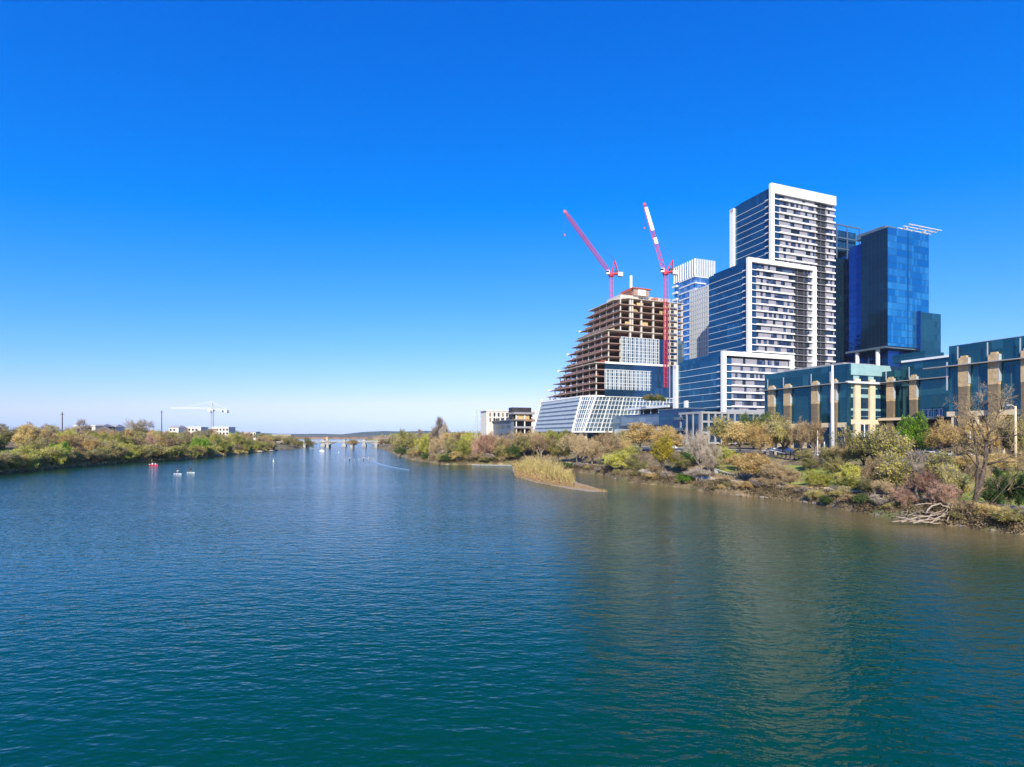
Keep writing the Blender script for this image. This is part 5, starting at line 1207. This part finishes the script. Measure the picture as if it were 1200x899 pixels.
# two stand-up paddlers and the red kayak at the left
for px, py, top, lab, lb2 in ((208, 555.5, 'navycloth', "left", "left"), (223.5, 554, 'navycloth', "right", "right")):
    x, y = wat(px, py); b = thing('paddleboard', f"white paddleboard carrying the {lab} of the two standing paddlers", 'paddleboard', (x, y, .02), R(70), 'paddleboards'); hull('board', 3.4, .8, .10, M['boatwhite'], b)
    MB().box((-.3, -.9, .135), (.3, .9, .15)).build('deck_pad', M['steelgrey'], b)
    person(f"{lab} of two people in dark clothes standing on paddleboards", x, y, .15, R(60), 'stand', M['navycloth'], M['navycloth'] if lab == 'right' else M['whitecloth'], 'standing paddlers')
    paddle(f"long paddle in the hands of the {lab} standing paddler", x + .1, y - .5, .12, 0, -.12, 'paddles of the standing paddlers')
x, y = wat(180, 545.5); kb = thing('kayak', "red and white double kayak close to the left bank", 'kayak', (x, y, .02), R(80)); hull('hull', 4.0, .85, .28, M['boatred'], kb)
MB().box((-.35, .1, .38), (.35, .5, .75)).build('seat', M['boatwhite'], kb); MB().box((-.35, -1.3, .38), (.35, -.95, .75)).build('seat', M['boatwhite'], kb); MB().box((-.4, 1.3, .36), (.4, 1.9, .5)).build('deck_hatch', M['boatwhite'], kb)
person("kayaker in a white shirt in the front of the red kayak", x - .3, y + .05, .30, R(80), 'sit', M['whitecloth'], M['navycloth'], 'kayakers'); person("kayaker in a red shirt in the back of the red kayak", x + 1.1, y - .2, .30, R(80), 'sit', M['redcloth'], M['navycloth'], 'kayakers')
# rowing boats with their wakes
for i, (px, py, lab) in enumerate(((409.5, 538.8, "left"), (426, 538.5, "middle"), (432, 538, "right"))):
    x, y = wat(px, py); rzb = R(12); b = thing('rowing_boat', f"white rowing boat heading for the camera, {lab} of the three", 'boat', (x, y, .03), rzb, 'rowing boats'); hull('hull', 7.0, .8, .3, M['offwhite'], b)
    for sx_ in (-1, 1):
        oa_ = MB().tube([(sx_ * .3, .3, .55), (sx_ * 2.6, .7, .12)], .035, 5).build('oar', M['offwhite'], b); MB().box((sx_ * 2.5 - .2, .6, .04), (sx_ * 2.5 + .25, .7, .18)).build('blade', M['offwhite'], oa_)
    MB().box((-.3, -.2, .38), (.3, .15, .5)).build('seat', M['bark'], b)
    person(f"rower in grey sitting in the {lab} rowing boat", x, y, .42, rzb + R(180), 'sit', M['steelgrey'], M['navycloth'], 'rowers')
# small pale craft and buoys
x, y = wat(377, 529.3); b = thing('motor_launch', "small white launch lying left of the rowing boats near the bridge", 'boat', (x, y, .03), R(60)); hull('hull', 5.5, 1.9, .7, M['boatwhite'], b); MB().box((-.6, -.8, .7), (.6, .8, 1.7)).build('cabin', M['boatwhite'], b); MB().box((-.62, -.5, 1.1), (.62, .82, 1.5)).build('cabin_window', M['carglass'], b)
def buoy(label, px, py, h):
    x, y = wat(px, py); t = thing('buoy', label, 'buoy', (x, y, -.2)); MB().prism([(.3 * math.cos(k * .785), .3 * math.sin(k * .785)) for k in range(8)], 0, .7).build('float', M['boatwhite'], t); MB().tube([(0, 0, .7), (0, 0, h)], [.10, .06], 6).build('marker', M['boatwhite'], t)
buoy("white marker buoy alone in the river right of the paddlers", 320.5, 541, 1.7); buoy("tiny white buoy just in front of the bridge arches", 397, 530.5, 1.6)
M['foam'] = mat("churned_wake_water", (.34, .42, .46), .25, var=.4, scale=.8)
def wake(name, label, pts, w0, w1):
    mb = MB(); vs_ = []; n = len(pts) - 1; P = [wat(*p) for p in pts]
    for i, (x, y) in enumerate(P):
        a = P[max(0, i - 1)]; b = P[min(n, i + 1)]; dx, dy = b[0] - a[0], b[1] - a[1]; L = math.hypot(dx, dy); w_ = w0 + (w1 - w0) * i / n
        nx_, ny_ = -dy / L, dx / L
        vs_ += [(x - nx_ * w_, y - ny_ * w_, .005), (x, y, .10), (x + nx_ * w_, y + ny_ * w_, .005)]
    fs = [(3 * i + j, 3 * i + j + 1, 3 * i + j + 4, 3 * i + j + 3) for i in range(n) for j in (0, 1)]
    tag(mb.add(vs_, fs).build(name, M['foam'], smooth=True), label, 'wake', kind='stuff')
wake('boat_wake', "bright wake curling right behind the rowing boats", [(433, 538.5), (438, 541), (446, 544), (456, 546.5), (466, 548.5), (480, 551)], .22, .08)
# floating boom and docks
x, y = wat(553, 545.2); x2, y2 = wat(600, 546)
bo = thing('floating_boom', "pale floating boom lying along the right bank under dark trees", 'boom', ((x + x2) / 2, (y + y2) / 2, 0)); n = 9
for i in range(n):
    f0, f1 = i / n - .5, (i + .92) / n - .5; MB().tube([((x2 - x) * f0, (y2 - y) * f0, .12), ((x2 - x) * f1, (y2 - y) * f1, .12)], .2, 8).build('segment', M['grey_concrete'], bo)
for px, lab in ((306, "pale floating dock on the left bank, nearer of two"), (319, "pale floating dock on the left bank, nearer the bridge")):
    x, y = on_left(px, -1.5); d = thing('dock', lab, 'dock', (x, y, 0), R(100), 'floating docks'); MB().box((-4, -1.5, .35), (4, 1.5, .6)).build('deck', M['offwhite'], d)
    for sx_ in (-3, 3): MB().tube([(sx_, 1.6, -2), (sx_, 1.6, 1.4)], .15, 6).build('pile', M['bark_pale'], d)
# cars on the road
def car_make():
    t = thing('parked_car', None, 'car'); L, W = 4.6, 1.8
    prof = [(-2.3, .45), (-2.28, .8), (-1.9, .95), (-1.45, 1.0), (-.95, 1.42), (.55, 1.46), (1.35, 1.05), (2.15, .85), (2.3, .6), (2.25, .4)]
    mb = MB(); n = len(prof)
    ins = lambda z: .9 - max(0, z - .95) * .35
    vs_ = [(x, -ins(z), z) for x, z in prof] + [(x, ins(z), z) for x, z in prof] + []
    fs = [tuple(range(n)), tuple(range(2 * n - 1, n - 1, -1))] + [(i, n + i, n + (i + 1) % n, (i + 1) % n) for i in range(n)]
    mb.add(vs_, fs).build('body', M['boatwhite'], t)
    gl = MB()
    for s_ in (-1, 1): gl.add([(-1.1, s_ * .885, 1.0), (-.8, s_ * .765, 1.36), (.5, s_ * .755, 1.39), (1.15, s_ * .885, 1.0)], [(0, 1, 2, 3)])
    gl.add([(.62, -.70, 1.435), (.62, .70, 1.435), (1.30, .82, 1.095), (1.30, -.82, 1.095)], [(0, 1, 2, 3)]); gl.build('windows', M['carglass'], t)
    for x_ in (-1.4, 1.4):
        for s_ in (-1, 1):
            wh = MB().tube([(x_, s_ * .72, .33), (x_, s_ * .93, .33)], .33, 14).build('wheel', M['rubber'], t); MB().tube([(x_, s_ * .92, .33), (x_, s_ * .945, .33)], .19, 10).build('rim', M['steelgrey'], wh)
    for s_ in (-.6, .6): MB().box((2.2, s_ - .2, .62), (2.31, s_ + .2, .76)).build('headlight', M['white'], t); MB().box((-2.32, s_ - .2, .7), (-2.27, s_ + .2, .85)).build('tail_light', M['red'], t)
    return t
car0 = car_make()
M['carpaint1'] = mat("silver_paint", (.42, .44, .46), .3, .4, var=.03); M['carpaint2'] = mat("dark_blue_paint", (.02, .03, .07), .3, .2, var=.03); M['carpaint3'] = mat("white_paint", (.80, .80, .79), .3, 0, var=.03)
carlist = [(918, 43.8, 'carpaint3', 1.35, "white van-like car stopped by the road left of the tall pole"), (903, 46, 'carpaint3', 1.0, "white car half hidden by trees, leftmost before the stone office"), (940, 44, 'carpaint2', 1.0, "dark blue car just behind the white van-like car"), (1008, 44, 'carpaint1', 1.1, "silver car right of the tall white pole"),
    (1070, 44, 'carpaint3', 1.0, "white car below the fresh green street tree"), (1087, 44.5, 'carpaint3', 1.1, "long white car right of the fresh green street tree"), (1100, 52, 'carpaint1', 1.0, "silver car in the far lane behind the white ones"), (1128, 44, 'carpaint3', 1.0, "white car beneath the tan trees before the near office"), (1150, 51, 'carpaint2', 1.0, "dark car in the far lane behind the large leaning bare tree"), (1190, 44, 'carpaint1', 1.0, "silver car nearest the right edge by the street lamp"), (787, 43, 'carpaint3', 1.0, "white car glimpsed between trees above the bright yellow tree")]
for i, (px, s, c, k, lab) in enumerate(carlist):
    t = car0 if i == 0 else copy_tree(car0); x, y = on_right(px, s); t.location = (x, y, ground(x, y) + .07); t.rotation_euler = (0, 0, TH + R(90) + (0 if i % 3 else math.pi)); t.scale = (1, 1, k); tag(t, lab, 'car', 'cars on the riverside road')
    for ch in t.children:
        if ch.name.startswith('body'):
            if i: ch.data = ch.data.copy()
            ch.data.materials.clear(); ch.data.materials.append(M[c])
# barrier, walls
def wall(name, label, pa, pb, s, h, th, m, cat):
    xa, ya = on_right(pa, s); xb, yb = on_right(pb, s); t = thing(name, label, cat, ((xa + xb) / 2, (ya + yb) / 2, 0)); n = 10; o_ = t.location
    def seg(dz0, dz1, off, w_, nm, mm):
        mb = MB()
        for i in range(n):
            A = Vector((xa + (xb - xa) * i / n, ya + (yb - ya) * i / n, 0)) - o_; B_ = Vector((xa + (xb - xa) * (i + 1) / n, ya + (yb - ya) * (i + 1) / n, 0)) - o_
            g1 = ground(*(A + o_).xy); g2 = ground(*(B_ + o_).xy); d = (B_ - A).normalized(); q = Vector((-d.y, d.x, 0)) * w_ / 2
            v = [A - q, A + q, B_ + q, B_ - q]; v = [Vector((p.x, p.y, (g1 if k < 2 else g2) + dz0)) for k, p in enumerate(v)] + [Vector((p.x, p.y, (g1 if k < 2 else g2) + dz1)) for k, p in enumerate(v)]
            mb.add(v, [(0,3,2,1),(4,5,6,7),(0,1,5,4),(2,3,7,6)] + ([(3,0,4,7)] if i == 0 else []) + ([(1,2,6,5)] if i == n - 1 else []))
        return mb.build(nm, mm, t)
    seg(-1, h, 0, th, 'wall', m); seg(h + .004, h + .14, 0, th + .12, 'coping', M['concrete_pale']); return t
wall('road_parapet', "long pale concrete parapet along the road beside the tall pole", 898, 1062, 37.2, .95, .35, M['concrete_pale'], 'wall')
wall('stone_wall', "dark rubble retaining wall on the slope left of the tall pole", 902, 952, 31, 1.6, .5, M['darkstone'], 'wall')
wall('retaining_wall', "low grey retaining wall above the green lawn at the right", 1140, 1240, 27, .9, .5, M['concrete'], 'wall')
wall('park_wall', "short white ledge beside the path among bushes left of the mauve tree", 838, 878, 14, .6, .4, M['offwhite'], 'wall')
# poles and lamps
def pole(name, label, x, y, z, h, r0, r1, m, arm=None, cat='pole'):
    t = thing(name, label, cat, (x, y, z)); MB().tube([(0, 0, -.3), (0, 0, h * .5), (0, 0, h)], [r0, (r0 + r1) / 2, r1], 12).build('shaft', m, t, smooth=True)
    MB().tube([(0, 0, -.2), (0, 0, .5)], r0 * 1.5, 10).build('foot', m, t)
    if arm:
        a = MB().tube([(0, 0, h - .2), (-arm * .6, 0, h + .25), (-arm, 0, h + .2)], .06, 6).build('arm', m, t); MB().box((-arm - .5, -.15, h + .1), (-arm + .1, .15, h + .28)).build('lamp_head', M['steelgrey'], a)
    return t
x, y = on_right(975.5, 33); z = ground(x, y); pole('tall_pole', "very tall white tapered pole standing before the stone office", x, y, z, py2z(428, y) - z, .50, .22, M['offwhite'])
x, y = on_right(1190, 37.5); z = ground(x, y); pole('street_lamp', "tan street lamp post near the right edge by the road", x, y, z, py2z(476, y) - z, .26, .16, M['stone_pale'], 1.2, 'street lamp')
x, y = on_right(1013, 40); z = ground(x, y); pole('street_lamp', "white street lamp with a short arm before the stone office's end wall", x, y, z, py2z(497, y) - z, .16, .10, M['offwhite'], 1.8, 'street lamp')
for px, s, top, lab in ((1137, 39, 505, "white post left of the large leaning bare tree"), (1174, 39, 508, "white post between the leaning tree and the tan lamp post"), (958, 39, 505, "white post just left of the very tall pole"), (966, 40, 518, "short white post beside the very tall pole")):
    x, y = on_right(px, s); z = ground(x, y); pole('white_post', lab, x, y, z, py2z(top, y) - z, .14, .11, M['offwhite'], cat='post')
for px, top, s, lab in ((73, 483, 30, "dark utility pole on the left bank above the green waterside trees"), (189.5, 481, 30, "dark utility pole left of the white tower crane")):
    x, y = on_left(px, s); z = ground(x, y); t = pole('utility_pole', lab, x, y, z, py2z(top, y) - z, .30, .2, M['bark'], cat='pole'); h = py2z(top, y) - z
    MB().box((-.9, -.08, h - 1.2), (.9, .08, h - 1.0)).build('crossarm', M['bark'], t)
Y = 380; X = px2x(558.5, Y); z = ground(X, Y); py_ = thing('pylon', "thin pale lattice pylon with cross arms above the right bank trees", 'pylon', (X, Y, z)); H = py2z(480, Y) - z
lattice(MB(), (0, 0, 0), (0, 0, H), 1.6, .5, 14, .14, .09).build('mast', M['steelgrey'], py_)
for f, w_ in ((.72, 7), (.84, 5), (.93, 3.5)): MB().box((-w_ / 2, -.1, H * f), (w_ / 2, .1, H * f + .18)).build('cross_arm', M['steelgrey'], py_)
# bench with somebody on it
x, y = on_right(964, 11.6); z = ground(x, y); bn = thing('bench', "dark bench beside the path on the right bank", 'bench', (x, y, z), TH - R(90))
MB().box((-.9, -.22, .42), (.9, .22, .48)).build('seat', M['bark'], bn); MB().box((-.9, .2, .5), (.9, .26, .95)).build('backrest', M['bark'], bn)
for sx_ in (-.8, .8): MB().box((sx_ - .05, -.2, -.1), (sx_ + .05, .2, .42)).build('leg', M['black'], bn)
d_ = Vector((math.cos(TH - R(90)), math.sin(TH - R(90)), 0))
def sit_on(label, off, c1, c2):
    p = Vector((x, y, z + .42)) + d_ * off; person(label, p.x, p.y, p.z - .02, TH + R(90), 'sit', c1, c2)
sit_on("person in a white top sitting on the riverside bench", .35, M['whitecloth'], M['navycloth']); sit_on("person in dark clothes sitting on the riverside bench", -.4, M['navycloth'], M['navycloth'])
# driftwood heap
x, y = wat(1085, 616); dw = thing('driftwood_heap', "bleached tangle of fallen branches in the water at the right bank", 'driftwood', (x, y, 0)); gd = random.Random(2)
def Pd(px, py, dy): Y_ = y + dy; return Vector((px2x(px, Y_) - x, dy, max(-.1, py2z(py, Y_))))
for pts, r_ in (([(1050, 606, 1), (1066, 609, .4), (1086, 612, 0), (1104, 613, -.3)], .13), ([(1056, 612, 0), (1075, 606, .5), (1095, 604, .6), (1112, 600, 1)], .12), ([(1085, 602, 1), (1092, 593, 1), (1102, 590, .8), (1112, 594, .6), (1116, 604, .4)], .13),
    ([(1060, 608, .6), (1080, 610, 0), (1098, 607, .3), (1110, 603, .6)], .10), ([(1070, 613, -.4), (1088, 608, .2), (1100, 600, .6), (1108, 596, .8)], .09), ([(1090, 613, -.4), (1100, 606, 0), (1108, 602, .2), (1117, 606, .2)], .10), ([(1065, 603, 1), (1080, 604, .9), (1092, 607, .4), (1106, 610, .1)], .08),
    ([(1072, 592, 1.4), (1088, 590, 1.2), (1104, 591, 1)], .08), ([(1110, 612, -.2), (1115, 600, .2), (1117, 590, .5)], .09), ([(1045, 612, .6), (1058, 610, .4), (1072, 611, 0)], .08), ([(1096, 611, 0), (1104, 604, .4), (1110, 598, .4), (1113, 590, .6)], .06)):
    q = [Pd(*p) for p in pts]; q2 = []
    for a, b in zip(q, q[1:]): q2 += [a, a.lerp(b, .5) + Vector((gd.gauss(0, .12), gd.gauss(0, .12), gd.gauss(0, .08)))]
    q2.append(q[-1]); n = len(q2); MB().tube(q2, [r_ * (1 - .6 * i / n) for i in range(n)], 7).build('branch', M['drift'], dw, smooth=True)
for k in range(26):
    a = Pd(gd.uniform(1055, 1112), gd.uniform(600, 612), gd.uniform(-.3, 1.2)); b = a + Vector((gd.gauss(0, 1.1), gd.gauss(0, .5), gd.uniform(-.2, .7))); MB().tube([a, a.lerp(b, .5) + Vector((0, 0, gd.gauss(0, .15))), b], [.05, .04, .015], 5).build('twig', M['bark_pale'], dw)
# rocks along the waterline
def rock_mesh(seed):
    g = random.Random(seed); mb = MB(); n, m_ = 9, 6; vs_ = [(0, 0, -.5)]
    for j in range(1, m_):
        for k in range(n):
            a = 6.283 * k / n; b = -1.57 + 3.14 * j / m_; r_ = g.uniform(.75, 1.15); vs_.append((math.cos(a) * math.cos(b) * r_, math.sin(a) * math.cos(b) * r_, math.sin(b) * .55 * r_))
    vs_.append((0, 0, .5)); L = len(vs_) - 1
    fs = [(0, 1 + (k + 1) % n, 1 + k) for k in range(n)] + [(1 + j * n + k, 1 + j * n + (k + 1) % n, 1 + (j + 1) * n + (k + 1) % n, 1 + (j + 1) * n + k) for j in range(m_ - 2) for k in range(n)] + [(L, 1 + (m_ - 2) * n + k, 1 + (m_ - 2) * n + (k + 1) % n) for k in range(n)]
    return mb.add(vs_, fs)
rm = []
for i in range(3):
    o = rock_mesh(i).build('rock', M['rock']); rm.append(o)
ROCKS = []
spots = [(856, .2), (860, .3), (864, .0), (869, .3), (876, .2), (893, .1), (899, .2), (905, .0), (915, .2), (930, .4), (944, .1), (955, .3), (1006, .3), (1030, .5), (1128, .2), (1150, .3), (1163, .1), (1180, .4), (1190, .1), (1196, .3), (713, .0), (722, .2), (480, .2), (468, .2), (525, .3)]
for i, (px, s) in enumerate(spots):
    o = rm[i] if i < 3 else rm[i % 3].copy()
    if i >= 3: COL.objects.link(o)
    x, y = on_right(px, s); k = sr.uniform(.15, .75) ** 1.3 * (1 if px > 700 else 1.6); o.location = (x, y, .1); o.rotation_euler = (0, 0, sr.uniform(0, 6)); o.scale = (k * sr.uniform(.9, 1.6), k, k * sr.uniform(.6, 1.1)); ROCKS.append((px, o))

# ------------------------------------------------------------------ labels that tell repeats apart
U_ = ['first', 'second', 'third', 'fourth', 'fifth', 'sixth', 'seventh', 'eighth', 'ninth']
ORD = U_ + ['tenth', 'eleventh', 'twelfth', 'thirteenth', 'fourteenth', 'fifteenth', 'sixteenth', 'seventeenth', 'eighteenth', 'nineteenth']
for a_, b_ in (('twentieth', 'twenty'), ('thirtieth', 'thirty'), ('fortieth', 'forty')): ORD += [a_] + [b_ + '-' + q for q in U_]
PLACE = {'trees on the right-hand bank': "on right bank", 'low bushes at the right-hand waterline': "at right waterline", 'low bushes on the right-hand slope': "on slope below road", 'trees along the left waterline': "in left bank's waterside row", 'second rank of trees on the left bank': "in left bank's second row",
         'third rank of trees on the left bank': "in left bank's third row", 'fourth rank of trees on the left bank': "in left bank's fourth row", 'far trees on the left skyline': "on left skyline", 'green trees at the left waterline': "leaning over left waterline", 'low bushes at the left waterline': "at left waterline",
         'trees around the far bridge': "by far bridge", 'roof garden trees on the library': "in library's roof garden"}
for (row, kind, shrub), L in PLANTED.items():
    L.sort(key=lambda q: q[0]); vis = [q for q in L if -10 < q[0] < 1210]
    for i, (px, o) in enumerate(L):
        w_ = KINDS[kind][-1]; noun = ('low bush' if shrub else 'tree'); k = vis.index((px, o)) if (px, o) in vis else None
        if len(vis) == 1 and k is not None: o['label'] = f"only {w_} {noun} {PLACE[row]}"
        elif k is None: o['label'] = f"{w_} {noun} {PLACE[row]}, beyond the {'left' if px <= -10 else 'right'} edge"
        else: o['label'] = f"{ORD[k]} {w_} {noun} from the left {PLACE[row]}"
ROCKS.sort(key=lambda q: q[0])
for i, (px, o) in enumerate(ROCKS): tag(o, f"limestone rock at the right-hand waterline, {ORD[i]} from the left", 'rock', 'rocks at the right-hand waterline')
